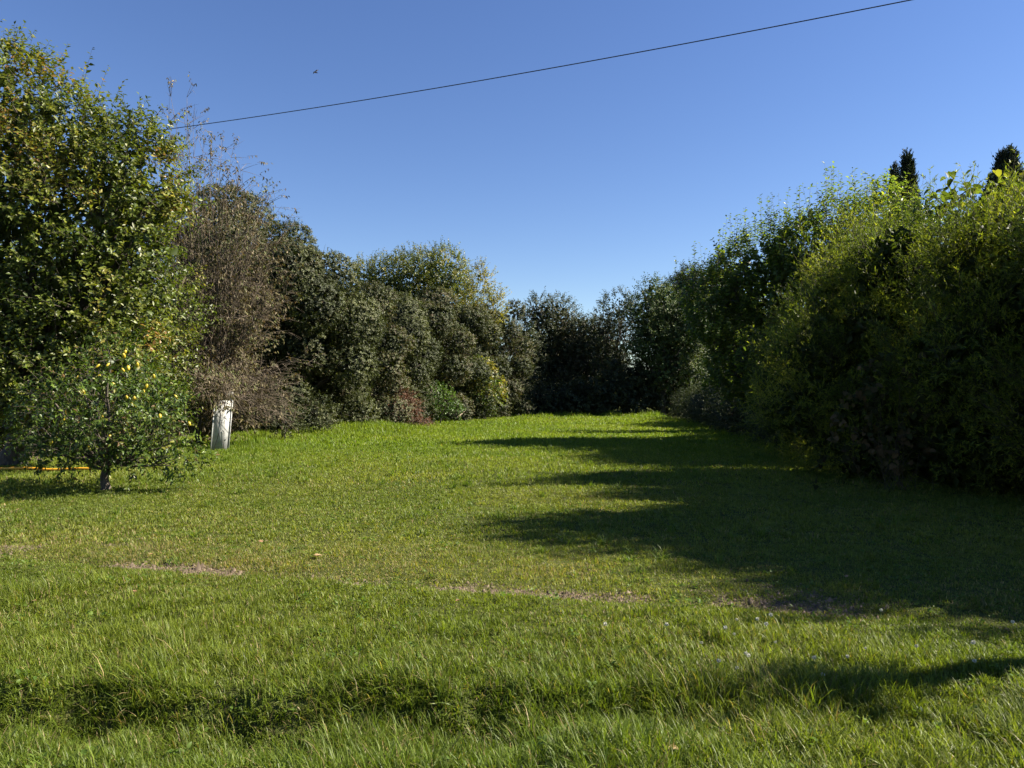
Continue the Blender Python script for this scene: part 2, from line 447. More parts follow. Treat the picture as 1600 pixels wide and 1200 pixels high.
def make_tree(name, label, base, lobes, per_m2, nl, sl, L, W, cols, w, mat, group=None, cat="tree", tpl=T_LEAF, ang=.9, droop=.25, sag=.1,
              up=.35, out=.9, rnd=.45, shell=(.72, 1.06), lump=.16, gap=.0, r0=.13, fork=.35, bark=None, twigs=True, twig_r=.006,
              patch=.9, seed=1, inner=.25, extra=None, t0=.1, crown="crown", face=.6, shootvar=.15):
    base = np.array([base[0], base[1], float(terrain([base[0]], [base[1]])[0]) - .03])
    root = empty(name, base, label, cat, group)
    P, N = lobe_points(lobes, per_m2, shell, lump, gap, seed)
    D = N * out + np.array([0, 0, 1.]) * up + rng.normal(0, rnd, P.shape)
    ln = sl * rng.uniform(.6, 1.4, len(P))
    if extra is not None:
        eP, eD, eL = extra
        N = np.concatenate([N, nrm(np.asarray(eD, float))])
        P = np.concatenate([P, eP]); D = np.concatenate([D, eD]); ln = np.concatenate([ln, eL])
    p, d, f, idx, t = shoots(P, D, ln, nl, ang, droop, sag, t0, N, face)
    ll = L * rng.uniform(.65, 1.25, len(p)) * (1.1 - .35 * t)
    C = tint(p, idx, cols, w, seed=seed, patch=patch, shootvar=shootvar)
    V, F, k = stamp(tpl, p, d, f, ll, ll * (W / L))
    C = np.repeat(C, k, 0)
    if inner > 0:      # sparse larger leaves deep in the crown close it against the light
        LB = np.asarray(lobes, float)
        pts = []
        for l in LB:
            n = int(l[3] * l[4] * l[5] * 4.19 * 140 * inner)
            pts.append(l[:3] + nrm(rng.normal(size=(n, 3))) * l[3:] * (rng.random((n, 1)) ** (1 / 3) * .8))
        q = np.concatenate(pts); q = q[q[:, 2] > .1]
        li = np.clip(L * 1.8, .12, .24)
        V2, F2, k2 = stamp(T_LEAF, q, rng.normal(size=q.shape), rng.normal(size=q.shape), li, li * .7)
        c2 = np.tile(np.asarray(cols[0], float) * .8, (len(F2), 1))  # inner leaves tinted darker, painted shade deep in the crown
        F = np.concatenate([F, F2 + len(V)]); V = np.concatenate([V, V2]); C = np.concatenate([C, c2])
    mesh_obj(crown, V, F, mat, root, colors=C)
    tk, br = limbs(base, lobes, r0, fork)
    bk = bark or M_BARK
    mesh_obj("trunk", *tk, bk, root, smooth=True)
    if twigs:
        br = merge([br, stems(P, D, ln, twig_r, sag)])
    mesh_obj("branches", *br, bk, root, smooth=True)
    return root

def lp(items, d, squash=1.0, deep=1.0):
    """lobes given as (photo x, photo y, radius px[, vertical radius px[, distance]])"""
    out = []
    for it in items:
        px, py, r = it[:3]
        rv = it[3] if len(it) > 3 and it[3] else r
        dd = it[4] if len(it) > 4 else d
        c = at(px, py, dd); s = dd / FPX
        out.append([*c, r * s, r * s * deep, rv * s])
    return out


# ------------------------------------------------------------------ left side trees
PAL_FRUIT = [(.062, .090, .014), (.105, .132, .018), (.150, .165, .024), (.20, .175, .03), (.20, .115, .03)]
W_FRUIT = [.28, .40, .24, .06, .02]
make_tree("broadleaf_tree", "tallest leafy green tree on the left edge, yellowing in patches", at(20, 700, 16.5)[:2],
    lp([(-20, 150, 85), (50, 200, 80), (120, 250, 72), (185, 270, 60), (235, 290, 42), (215, 225, 30), (60, 300, 110), (150, 350, 95), (215, 330, 50), (235, 390, 40), (30, 430, 130), (150, 470, 95),
        (205, 420, 55), (60, 560, 110), (-110, 260, 140), (-130, 450, 150), (170, 560, 60)], 15.6),
    36, 11, .66, .125, .07, PAL_FRUIT, W_FRUIT, M_GLOSSY, up=.95, rnd=.45, sag=.2, droop=.3, gap=.34, r0=.2, fork=.2, seed=1, inner=.22, twig_r=.005,
    bark=M_BARK, group="broad trees on the left edge",
    extra=(np.array([at(px, py, 15.2 + .3 * i) for i, (px, py) in enumerate([(20, 95), (60, 120), (92, 125), (128, 130), (150, 150), (172, 165), (5, 90), (205, 190), (228, 215), (245, 240)])]),
           np.array([(x, -.1, 1) for x in (.05, .1, .2, .25, .35, .45, 0, .4, .5, .6)]), np.array([.95, .9, 1.0, 1.0, .9, .8, .8, .55, .5, .4])))
make_tree("broadleaf_tree", "shaded dark green tree behind the fruit tree, low on the left edge", at(-60, 700, 19)[:2],
    lp([(-40, 480, 110), (60, 520, 100), (160, 520, 100), (-20, 620, 85), (70, 630, 70), (150, 620, 70), (220, 560, 70), (230, 480, 70), (230, 640, 50)], 19.5),
    22, 11, .6, .11, .06, PAL_FRUIT, [.5, .3, .15, .05, .0], M_LEAF, up=.4, gap=.25, r0=.16, fork=.15, seed=2, inner=.3, group="broad trees on the left edge")

make_tree("hedge", "dark hedge deep in the shade behind the leafy trees at the left edge", at(60, 690, 25)[:2],
    lp([(px, py, 46, 44) for px in range(-160, 260, 55) for py in (590, 650)], 25), 16, 10, .4, .13, .07, [(.03, .045, .014), (.05, .07, .02), (.075, .09, .025)], [.4, .4, .2], M_MATTE, cat="hedge",
    r0=.06, fork=.2, seed=6, inner=.8, crown="foliage", twigs=False)

# dry tree: many arching grey stems with thin hanging brown leaves
def dry_tree():
    base = at(318, 690, 24.0); base[2] = terrain([base[0]], [base[1]])[0] - .03
    root = empty("dry_tree", base, "half bare tree with drooping dry brown leaves and tangled grey twigs", "tree")
    n = 175
    c = at(322, 455, 23.2)
    u = nrm(rng.normal(size=(n, 3)) * [1, .8, 1]); u[:, 2] = np.abs(u[:, 2]) * rng.choice([1, 1, 1, -.45, -.7], n)
    u[:, 0] += .1
    ex = [(265, 150), (262, 190), (330, 205), (345, 235), (375, 265), (385, 300), (405, 330), (425, 360), (445, 352), (300, 200), (240, 260), (225, 225), (250, 215), (285, 175), (315, 235), (360, 245), (400, 310), (290, 150), (352, 285), (415, 385), (235, 190)]
    end = c + u * [2.45, 1.8, 4.1] * rng.uniform(.65, 1.0, (n, 1))
    end[:len(ex)] = [at(a, b, 22.6 + .08 * i) for i, (a, b) in enumerate(ex)]
    low = rng.random(n) < .22; low[:len(ex)] = False
    end[low] = at(405, 600, 22.2) + rng.normal(0, 1, (low.sum(), 3)) * [.55, .4, .55]
    lw2 = rng.random(n) < .13; lw2[:len(ex)] = False; lw2 &= ~low
    end[lw2] = at(334, 606, 20.0) + rng.normal(0, 1, (lw2.sum(), 3)) * [.42, .25, .2]
    src = base + rng.normal(0, .09, (n, 3)) * [1, 1, 0]
    mid = base * .45 + end * .55; mid[:, 2] += np.abs(rng.normal(0, .55, n)) + .25; mid[:, :2] = mid[:, :2] * .9 + base[:2] * .1
    pa = bez(src, mid, end, 11); pa[:, 1:-1] += rng.normal(0, .03, (n, 9, 3))
    st = tubes(pa, (rng.uniform(.012, .022, (n, 1)) * (1.05 - np.linspace(0, 1, 11))[None] + .003), 4)
    tk = tubes(bez(base[None], base[None] + [[.05, 0, .5]], base[None] + [[.02, 0, 1.2]], 5), np.array([[.15, .12, .10, .08, .03]]), 8)
    # twigs off the outer part of each stem
    k = 18
    j = rng.integers(4, 11, (n, k)); ii_ = np.arange(n)[:, None]
    s = pa[ii_, j].reshape(-1, 3)
    ax = nrm((pa[ii_, np.minimum(j + 1, 10)] - pa[ii_, j - 1]).reshape(-1, 3))
    D = ax * .8 + rng.normal(0, .6, s.shape) + [0.35, 0, .05]
    ln = rng.uniform(.3, 1.0, len(s))
    tw = stems(s, D, ln, .0075, .12, 4)
    # finer twigs
    k2 = 2
    s2 = np.repeat(s, k2, 0) + nrm(np.repeat(D, k2, 0)) * (np.repeat(ln, k2) * rng.uniform(.3, .9, len(s) * k2))[:, None]
    D2 = np.repeat(nrm(D), k2, 0) + rng.normal(0, .6, s2.shape)
    tw2 = stems(s2, D2, rng.uniform(.15, .45, len(s2)), .0055, .1, 3)
    mesh_obj("trunk", *tk, M_TWIG, root, smooth=True)
    mesh_obj("branches", *merge([st, tw, tw2]), M_TWIG, root)
    sel = rng.random(len(s2)) < np.where((s2[:, 2] < 2.6) & (s2[:, 0] > -7.7), .12, .52)
    p, d, f, idx, t = shoots(s2[sel], D2[sel], .4, 6, 1.0, 1.1, .1)
    C = tint(p, idx, [(.085, .080, .024), (.12, .10, .045), (.18, .145, .085), (.075, .09, .02)], [.32, .3, .12, .26], seed=4)
    l = .105 * rng.uniform(.6, 1.25, len(p))
    V, F, kk = stamp(T_LEAF, p, d, f, l, l * .42)
    mesh_obj("crown", V, F, M_DRY, root, colors=np.repeat(C, kk, 0))
dry_tree()

# lemon tree
def lemon_tree():
    b = at(165, 762, 12.4)
    lobes = lp([(165, 600, 75, 60), (105, 640, 62, 62), (225, 640, 66, 60), (72, 665, 40, 42), (258, 676, 42, 40), (190, 560, 42, 38), (140, 690, 50, 32), (215, 715, 40, 26),
                (290, 712, 26, 26), (98, 706, 34, 20), (55, 705, 20, 16)], 12.3)
    lobes += lp([(150, 640, 70, 60, 11.6), (210, 650, 60, 50, 13.2), (120, 650, 60, 50, 13.1)], 12.4)
    r = make_tree("lemon_tree", "small fruit tree with yellow lemons and short dark trunk on the lawn", b[:2], lobes, 40, 9, .34, .085, .044,
        [(.042, .076, .013), (.07, .112, .017), (.105, .148, .021), (.16, .165, .032), (.14, .09, .04)], [.34, .36, .2, .06, .04], M_GLOSSY, up=.25, rnd=.7, sag=.2, gap=.4,
        r0=.066, fork=.24, seed=5, inner=.06, twig_r=.004, shell=(.35, 1.06), lump=.2, tpl=T_LEAF6, patch=.5,
        extra=(np.array([at(x, y, 12.1) for x, y in [(275, 715), (270, 730), (262, 725), (305, 705), (282, 735), (100, 715), (172, 735), (165, 722), (40, 710), (60, 722)]]),
               np.array([(.1, -.1, -.8)] * 10), np.array([.22, .2, .2, .25, .15, .2, .1, .12, .2, .2])))
    def fruit(px, py, d, s):
        c = at(px, py, d); m = 9; ks = 12
        th = np.linspace(0, np.pi, m)
        rad = np.sin(th) ** .85 * .031 * s; zz = -np.cos(th) * .042 * s
        rad[0] = rad[-1] = .001; zz[0] -= .006; zz[-1] += .004
        ph = np.arange(ks) / ks * 2 * np.pi
        V = np.stack([rad[:, None] * np.cos(ph), rad[:, None] * np.sin(ph), np.repeat(zz[:, None], ks, 1)], -1)
        tl = rng.normal(0, .3, 2)
        V[..., 0] += V[..., 2] * tl[0]; V[..., 1] += V[..., 2] * tl[1]
        i = np.arange(m * ks).reshape(m, ks); a_, b_ = i[:-1], i[1:]
        F = np.stack([a_, np.roll(a_, -1, 1), np.roll(b_, -1, 1), b_], -1).reshape(-1, 4)
        mesh_obj("lemon", V.reshape(-1, 3) + c, F, M_LEMON, r, smooth=True)
    spots = [(193, 556), (195, 550), (152, 572), (168, 570), (192, 578), (200, 575), (214, 570), (155, 588), (177, 600), (228, 604), (224, 612), (210, 622), (198, 620),
             (206, 632), (160, 652), (97, 660), (100, 654), (296, 662), (195, 686), (172, 682), (275, 620), (130, 612), (120, 590), (240, 588), (250, 650), (80, 690), (140, 700)]
    for i, (x, y) in enumerate(spots):
        fruit(x, y, 11.55 + .4 * rng.random(), rng.uniform(.65, .95))

m, nt, p = new_mat("lemon_skin"); M_LEMON = m
p.inputs["Base Color"].default_value = (.62, .44, .03, 1); p.inputs["Roughness"].default_value = .4
nz = nt.nodes.new("ShaderNodeTexNoise"); nz.inputs["Scale"].default_value = 30
rp = nt.nodes.new("ShaderNodeValToRGB"); rp.color_ramp.elements[0].color = (.33, .30, .03, 1); rp.color_ramp.elements[1].color = (.55, .37, .025, 1)
nt.links.new(nz.outputs[0], rp.inputs[0]); nt.links.new(rp.outputs[0], p.inputs["Base Color"])
lemon_tree()

# ------------------------------------------------------------------ the long evergreen row on the left
PAL_EV = [(.034, .044, .015), (.053, .065, .020), (.076, .088, .029), (.092, .074, .040), (.13, .14, .062)]
def evergreen(label, px, d, top, rpx, wts, seed, depth_shift=.8, low=True):
    s = d / FPX
    x0 = (px - 800) * s; H = EYE + (HOR - top) * s; R = rpx * s
    r_ = np.random.default_rng(seed)
    lobes = []
    nl_ = 14
    for i in range(nl_):
        h = (i + r_.uniform(.2, .8)) / nl_
        ang = i * 2.4 + r_.uniform(-.5, .5)
        zr = r_.uniform(.34, .54) * R + .05
        rr = (R * 1.2 - zr * .35) * (1 if h < .7 else math.sqrt(max(0, 1 - ((h - .7) / .33) ** 2)))
        lobes.append([x0 + math.cos(ang) * rr, d + depth_shift + math.sin(ang) * rr * .85, min(.35 + h * (H - .6), H - zr * .8), zr * r_.uniform(.95, 1.3), zr * 1.05, zr * r_.uniform(.85, 1.15)])
    lobes.append([x0 - .2, d + depth_shift + .2, H * .44, R * .42, R * .42, H * .42])
    far = d / 30
    L = .090 * (1 + .35 * (far - .7))
    return make_tree("evergreen_tree", label, (x0, d + depth_shift), lobes, 60 / (1 + .5 * (far - .7)), 12, .2 * (1 + .2 * (far - .7)), L, L * .5, PAL_EV, wts, M_MATTE,
                     up=.25, rnd=.65, out=1.0, shell=(.84, 1.03), lump=.13, gap=.24, face=1.9, r0=.14, fork=.3, seed=seed, inner=.7, patch=1.3, twigs=False,
                     group="evergreen trees in the row along the left of the lawn", ang=1.0, bark=M_BARK)
A_ = [.28, .34, .22, .10, .06]; B_ = [.2, .26, .18, .28, .08]; G_ = [.25, .4, .25, .02, .08]
evergreen("dark evergreen mostly hidden behind the half bare tree", 285, 28.5, 300, 105, A_, 21)
evergreen("tall rounded evergreen rising just right of the half bare tree", 385, 29.0, 348, 88, A_, 22)
evergreen("olive green evergreen whose lobes step down behind the bare twig tips", 465, 29.5, 398, 78, G_, 23)
evergreen("evergreen with a brown tinged crown, second to the right of the bare twigs", 535, 32.5, 442, 66, B_, 24)
evergreen("dense grey green evergreen behind the lying pale branch", 590, 37, 470, 62, G_, 25)
evergreen("evergreen with a rusty brown top behind the dead reddish shrub", 650, 40.5, 452, 58, B_, 26)
evergreen("grey green evergreen above the small bright green bush", 700, 43, 478, 50, A_, 27)
evergreen("narrow evergreen between the bright bush and the yellow climber", 735, 45.5, 480, 42, A_, 28)
evergreen("brown topped evergreen at the far end of the left row", 782, 47.5, 468, 34, B_, 29)

PAL_GR = [(.045, .075, .018), (.07, .10, .022), (.10, .12, .025), (.17, .16, .03)]
make_tree("background_tree", "broad round green tree with yellowing rim rising above the left row", at(650, 640, 54)[:2],
    lp([(690, 432, 40), (650, 440, 44), (600, 440, 34), (572, 440, 26), (705, 470, 34), (640, 480, 45), (600, 475, 40), (560, 460, 22), (720, 500, 30), (680, 520, 40), (610, 530, 40)], 54),
    15, 12, .8, .17, .09, [(.085, .11, .018), (.125, .145, .02), (.17, .18, .025), (.26, .22, .035)], [.3, .36, .2, .14], M_LEAF, up=.6, gap=.24, r0=.25, fork=.45, seed=31, inner=.22, twig_r=.008)
make_tree("slender_yellow_tree", "slender yellow green tree standing above the left row", at(750, 640, 47.5)[:2],
    lp([(752, 438, 15, 20), (745, 472, 22, 24), (764, 490, 20, 22), (752, 520, 18, 22), (774, 468, 9, 14)], 46.5),
    20, 11, .7, .14, .07, [(.13, .14, .03), (.22, .20, .035), (.30, .24, .03)], [.35, .4, .25], M_THIN, up=.8, gap=.3, r0=.08, fork=.5, seed=32, inner=.02, twig_r=.008)
make_tree("climbing_plant", "yellow green climber hanging down the right end of the left row", at(758, 650, 43.0)[:2],
    lp([(752, 575, 16, 16), (762, 595, 22, 20), (765, 618, 20, 18), (748, 625, 16, 18), (738, 600, 12, 20)], 43.0),
    20, 10, .5, .13, .08, [(.07, .11, .02), (.14, .16, .025), (.27, .22, .03)], [.4, .35, .25], M_LEAF, cat="climber", up=.1, rnd=.7, sag=.4, r0=.05, seed=33, inner=.2, crown="foliage")
make_tree("bush", "small bright green bush between the dead shrub and the yellow climber", at(688, 655, 37.5)[:2],
    lp([(684, 620, 15, 15), (700, 628, 13, 12), (690, 638, 18, 12), (710, 640, 10, 9)], 37.6),
    30, 10, .4, .11, .05, [(.05, .10, .018), (.08, .15, .022), (.12, .2, .03)], [.4, .4, .2], M_LEAF, cat="bush", up=.8, r0=.03, seed=34, inner=.2, crown="foliage")
for i, (px, py, d, r, lab) in enumerate([(500, 648, 27.5, 22, "low grey green bush at the foot of the olive evergreen"), (445, 655, 25, 20, "small grey green bush beside the bare low twigs"),
                                         (545, 640, 31, 22, "low olive bush above the lying thin log"), (660, 642, 37, 16, "grey green bush just right of the dead reddish shrub"),
                                         (728, 640, 42.5, 15, "low olive bush left of the yellow climber"), (805, 590, 49, 18, "grey green rounded bush where the left row meets the dark trees")]):
    make_tree("bush", lab, at(px, py, d)[:2], lp([(px - r * .5, py, r * .8, r), (px + r * .5, py + 3, r * .8, r * .9), (px, py - r * .6, r * .7)] + ([(px, py + 35, 20, 30)] if i == 5 else []), d),
        34, 11, .3, .085, .045, PAL_EV, G_, M_MATTE, cat="bush", up=.3, r0=.03, seed=40 + i, inner=.3, crown="foliage", group="low bushes at the foot of the left row", twigs=False)

# dead shrub
def dead_shrub():
    b = at(632, 663, 33.8)
    lobes = lp([(628, 630, 21, 19), (616, 642, 15, 14), (642, 638, 15, 14), (632, 652, 22, 12), (654, 660, 16, 7), (640, 662, 22, 6)], 33.8)
    make_tree("dead_shrub", "dead reddish brown shrub collapsed in front of the evergreen row", b[:2], lobes, 46, 8, .35, .10, .045,
              [(.085, .038, .02), (.14, .065, .035), (.19, .10, .055), (.05, .028, .018)], [.3, .35, .15, .2], M_DRY, cat="shrub", up=.5, rnd=.8, r0=.03, fork=.3, seed=50, inner=.12,
              shell=(.2, 1.1), bark=M_TWIG, twig_r=.006, crown="dry_leaves", sag=.2)
dead_shrub()

# ------------------------------------------------------------------ dark trees closing the far end
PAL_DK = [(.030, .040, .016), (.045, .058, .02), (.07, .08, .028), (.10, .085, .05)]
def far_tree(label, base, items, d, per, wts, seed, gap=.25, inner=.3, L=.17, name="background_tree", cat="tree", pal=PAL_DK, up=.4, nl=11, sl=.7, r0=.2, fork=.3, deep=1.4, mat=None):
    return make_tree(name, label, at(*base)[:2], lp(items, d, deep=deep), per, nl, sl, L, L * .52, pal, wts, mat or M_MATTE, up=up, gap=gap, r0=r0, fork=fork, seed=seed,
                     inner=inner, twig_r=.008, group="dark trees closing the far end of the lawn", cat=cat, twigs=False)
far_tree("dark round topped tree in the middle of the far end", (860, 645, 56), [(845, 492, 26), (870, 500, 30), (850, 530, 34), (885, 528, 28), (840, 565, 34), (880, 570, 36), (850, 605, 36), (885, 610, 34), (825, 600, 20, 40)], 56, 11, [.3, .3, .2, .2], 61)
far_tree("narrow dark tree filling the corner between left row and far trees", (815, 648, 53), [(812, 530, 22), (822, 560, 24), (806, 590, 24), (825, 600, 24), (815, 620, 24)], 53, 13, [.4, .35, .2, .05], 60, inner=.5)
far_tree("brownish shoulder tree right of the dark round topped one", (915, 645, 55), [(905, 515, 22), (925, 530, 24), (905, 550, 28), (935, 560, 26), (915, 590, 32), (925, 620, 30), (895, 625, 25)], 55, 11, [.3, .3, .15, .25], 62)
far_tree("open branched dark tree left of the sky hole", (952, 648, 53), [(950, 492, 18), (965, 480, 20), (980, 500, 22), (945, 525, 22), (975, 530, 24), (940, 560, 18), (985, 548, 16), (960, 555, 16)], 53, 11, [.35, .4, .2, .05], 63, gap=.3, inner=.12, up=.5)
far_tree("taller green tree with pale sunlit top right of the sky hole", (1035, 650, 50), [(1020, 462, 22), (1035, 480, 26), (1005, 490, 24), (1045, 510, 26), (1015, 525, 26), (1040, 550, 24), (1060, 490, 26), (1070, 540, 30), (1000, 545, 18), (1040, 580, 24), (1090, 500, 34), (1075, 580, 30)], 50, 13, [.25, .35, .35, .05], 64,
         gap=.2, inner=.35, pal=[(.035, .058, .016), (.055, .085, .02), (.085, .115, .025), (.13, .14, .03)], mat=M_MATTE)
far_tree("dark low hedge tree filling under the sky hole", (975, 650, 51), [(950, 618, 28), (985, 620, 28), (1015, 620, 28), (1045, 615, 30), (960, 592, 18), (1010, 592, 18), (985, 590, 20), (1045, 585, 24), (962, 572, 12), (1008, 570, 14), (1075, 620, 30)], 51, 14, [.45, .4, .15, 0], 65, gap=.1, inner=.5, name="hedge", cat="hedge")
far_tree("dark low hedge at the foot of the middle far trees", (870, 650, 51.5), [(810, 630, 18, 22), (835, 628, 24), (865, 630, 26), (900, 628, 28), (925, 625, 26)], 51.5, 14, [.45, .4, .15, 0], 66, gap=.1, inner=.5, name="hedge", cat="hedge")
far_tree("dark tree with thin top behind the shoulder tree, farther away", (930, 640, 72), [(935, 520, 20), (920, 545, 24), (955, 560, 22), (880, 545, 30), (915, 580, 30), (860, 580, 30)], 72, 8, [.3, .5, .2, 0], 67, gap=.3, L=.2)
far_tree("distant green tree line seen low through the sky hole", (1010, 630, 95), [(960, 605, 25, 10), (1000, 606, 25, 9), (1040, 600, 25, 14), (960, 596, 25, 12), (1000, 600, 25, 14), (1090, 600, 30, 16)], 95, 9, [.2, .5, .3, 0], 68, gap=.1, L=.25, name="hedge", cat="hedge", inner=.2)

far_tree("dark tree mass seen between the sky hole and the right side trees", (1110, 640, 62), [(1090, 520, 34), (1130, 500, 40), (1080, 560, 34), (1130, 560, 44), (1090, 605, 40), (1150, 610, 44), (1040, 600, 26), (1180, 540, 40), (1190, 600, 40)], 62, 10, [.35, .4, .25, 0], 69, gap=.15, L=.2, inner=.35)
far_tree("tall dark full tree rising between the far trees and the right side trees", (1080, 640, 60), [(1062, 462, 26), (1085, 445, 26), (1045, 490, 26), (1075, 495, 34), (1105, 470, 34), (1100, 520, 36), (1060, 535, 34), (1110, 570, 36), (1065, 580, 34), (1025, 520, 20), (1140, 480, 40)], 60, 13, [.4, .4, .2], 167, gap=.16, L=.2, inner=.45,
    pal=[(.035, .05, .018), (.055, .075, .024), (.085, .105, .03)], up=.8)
# ------------------------------------------------------------------ right side
PAL_PO = [(.075, .118, .026), (.115, .165, .034), (.16, .21, .04), (.22, .25, .05)]
def spires(pts, d, ln=1.5, k=3):
    P, D, L = [], [], []
    for x, y in pts:
        for j in range(k):
            c = at(x + rng.normal(0, 4), y - 14 - 10 * rng.random(), d + rng.normal(0, .4)); l = ln * rng.uniform(.8, 1.2)
            c[2] -= l * .95
            P.append(c); D.append((rng.normal(0, .07), rng.normal(0, .07), 1)); L.append(l)
    return np.array(P), np.array(D), np.array(L)
GP = "tall trees with upright shoots on the right"
make_tree("poplar_tree", "leftmost tall tree of the right side, upright leafy shoots over the lawn", (8.6, 24.5),
    lp([(1150, 440, 46, 48), (1195, 418, 48, 52), (1112, 482, 40, 38), (1165, 470, 60, 50), (1205, 460, 60, 60), (1120, 510, 40, 36), (1190, 550, 70, 50), (1215, 610, 60, 50), (1150, 590, 45, 40)], 24.3, deep=1.25),
    25, 12, .55, .145, .085, PAL_PO, [.28, .38, .24, .10], M_SHINE, up=1.5, out=.6, rnd=.28, gap=.34, lump=.34, droop=.45, seed=71, r0=.14, fork=.3, inner=.14, group=GP, twig_r=.006,
    extra=spires([(1060, 418), (1075, 425), (1085, 395), (1098, 400), (1120, 372), (1142, 345), (1150, 350), (1168, 335), (1195, 318), (1205, 322), (1222, 312), (1105, 430), (1130, 410), (1160, 400)], 23.6))
make_tree("poplar_tree", "tall tree with the highest leafy spire, left of the dark cypresses", (10.2, 23.5),
    lp([(1255, 392, 42, 45), (1300, 372, 40, 46), (1345, 372, 42, 44), (1255, 420, 60, 60), (1320, 420, 70, 60), (1290, 500, 80, 60), (1350, 520, 60, 60), (1260, 560, 60, 60)], 23.6, deep=1.2),
    23, 12, .55, .145, .085, PAL_PO, [.28, .38, .24, .10], M_SHINE, up=1.5, out=.6, rnd=.28, gap=.34, lump=.34, droop=.45, seed=72, r0=.15, fork=.3, inner=.14, group=GP,
    extra=spires([(1245, 308), (1262, 300), (1298, 266), (1300, 272), (1302, 280), (1322, 285), (1340, 278), (1345, 290), (1280, 298), (1372, 285), (1360, 300)], 22.8))
make_tree("poplar_tree", "leafy tree directly in front of the dark cypresses", (11.0, 21.5),
    lp([(1375, 345, 38, 42), (1410, 370, 45, 40), (1390, 420, 60, 60), (1450, 400, 50, 50), (1420, 500, 80, 70)], 21.5, deep=1.2),
    23, 12, .5, .14, .08, PAL_PO, [.28, .36, .24, .12], M_SHINE, up=1.2, out=.7, rnd=.35, gap=.34, lump=.34, droop=.45, seed=73, r0=.13, fork=.3, inner=.14, group=GP,
    extra=spires([(1375, 285), (1385, 290), (1398, 292), (1412, 300), (1435, 300), (1452, 312), (1470, 318)], 21.2, 1.2))
# bushes at the foot of the right side, shade painted into their leaf colours
for i, (x, y, h, lab) in enumerate([(8.9, 27.5, 1.9, "low shaded bush below the leftmost tall tree at the right rear"), (8.4, 21.5, 2.7, "shaded bush at the foot of the tall upright trees"),
                                    (9.4, 32, 1.8, "low dark bush at the rear right corner of the lawn"), (10.0, 37, 1.7, "low dark bush beside the far end of the right hedge"), (10.4, 42, 1.8, "dark bush where the right hedge meets the far trees")]):
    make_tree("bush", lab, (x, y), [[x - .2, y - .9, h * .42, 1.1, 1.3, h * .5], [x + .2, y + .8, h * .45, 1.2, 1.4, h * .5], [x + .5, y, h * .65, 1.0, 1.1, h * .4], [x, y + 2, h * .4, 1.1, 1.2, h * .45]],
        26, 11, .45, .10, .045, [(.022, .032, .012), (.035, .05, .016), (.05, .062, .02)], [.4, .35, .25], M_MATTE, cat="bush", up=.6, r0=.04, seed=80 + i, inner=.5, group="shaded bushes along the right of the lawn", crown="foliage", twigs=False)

make_tree("background_tree", "rounded dark tree added to shade the rear right bushes", (13.2, 35.5),
    [[12.8, 35, 3.6, 1.9, 2.2, 1.6], [13.8, 36.5, 3.2, 1.8, 2.0, 1.6], [12.9, 37.5, 3.0, 1.7, 2.0, 1.5], [13.5, 34, 2.6, 1.6, 1.6, 1.4], [12.6, 36, 1.7, 1.7, 2.6, 1.3]], 18, 11, .5, .14, .07, PAL_DK, [.4, .35, .25, 0], M_MATTE,
    r0=.12, seed=88, inner=.4, twigs=False, group="dark trees closing the far end of the lawn")  # added tree, its shade falls on the bushes before it
# dark conifers
def cypress(label, px, top, d, rpx, seed, bulge=.6):
    s = d / FPX; x0 = (px - 800) * s; H = EYE + (HOR - top) * s; R = rpx * s
    lobes = [[x0, d, H * h, max(R * (1 - max(0, (h - bulge) / (1.02 - bulge)) ** 1.3), .10), max(R * (1 - max(0, (h - bulge) / (1.02 - bulge)) ** 1.3), .10), H * .085] for h in np.linspace(.08, .955, 14)]
    make_tree("cypress_tree", label, (x0, d), lobes, 420, 12, .26, .11, .04, [(.012, .02, .012), (.02, .03, .016), (.032, .04, .018)], [.4, .4, .2], M_MATTE, up=1.4, out=.7, rnd=.25,
              ang=.45, droop=-.3, sag=0, lump=.22, gap=0, shell=(.5, 1.1), r0=.12, fork=.8, seed=seed, inner=1.3, group="dark conifers behind the right side trees", twigs=False)
cypress("taller dark pointed cypress behind the right side trees", 1420, 257, 30, 25, 91)
cypress("small thin cypress tip just left of the taller cypress", 1399, 281, 31, 9, 92)
cypress("broad dark conifer top behind the large leafed shoots", 1575, 258, 27, 66, 93, .6)

# large leafed tree
def heart_tree():
    x, y = 9.3, 14.6
    s_ = []
    pts = [(1478, 268, .9), (1500, 262, .8), (1452, 290, .7), (1530, 250, 1.0), (1545, 262, .9), (1560, 268, .8), (1585, 262, .8), (1490, 290, .8), (1520, 285, .7), (1470, 300, .6), (1600, 255, .8), (1440, 310, .5), (1550, 300, .7), (1610, 290, .8)]
    P, D, L = [], [], []
    for px, py, l in pts:
        c = at(px, py - 8, 13.8 + rng.normal(0, .3)); c[2] -= l
        P.append(c); D.append((rng.normal(0, .13), rng.normal(0, .1), 1)); L.append(l)
    make_tree("large_leafed_tree", "tree with large yellow green heart shaped leaves at top right", (x, y),
        lp([(1490, 400, 40), (1550, 400, 40), (1610, 400, 40), (1550, 470, 50)], 14.4),
        5, 8, .8, .21, .18, [(.06, .085, .018), (.09, .12, .022), (.15, .15, .028)], [.4, .4, .2], M_THIN, tpl=T_HEART, up=1.2, out=.5, rnd=.4, droop=.8, ang=1.2, gap=.2, r0=.12, fork=.4,
        seed=95, inner=.02, extra=(np.array(P), np.array(D), np.array(L)), twig_r=.007)
    b = at(1592, 225, 13.5); e = at(1583, 262, 13.5)
heart_tree()

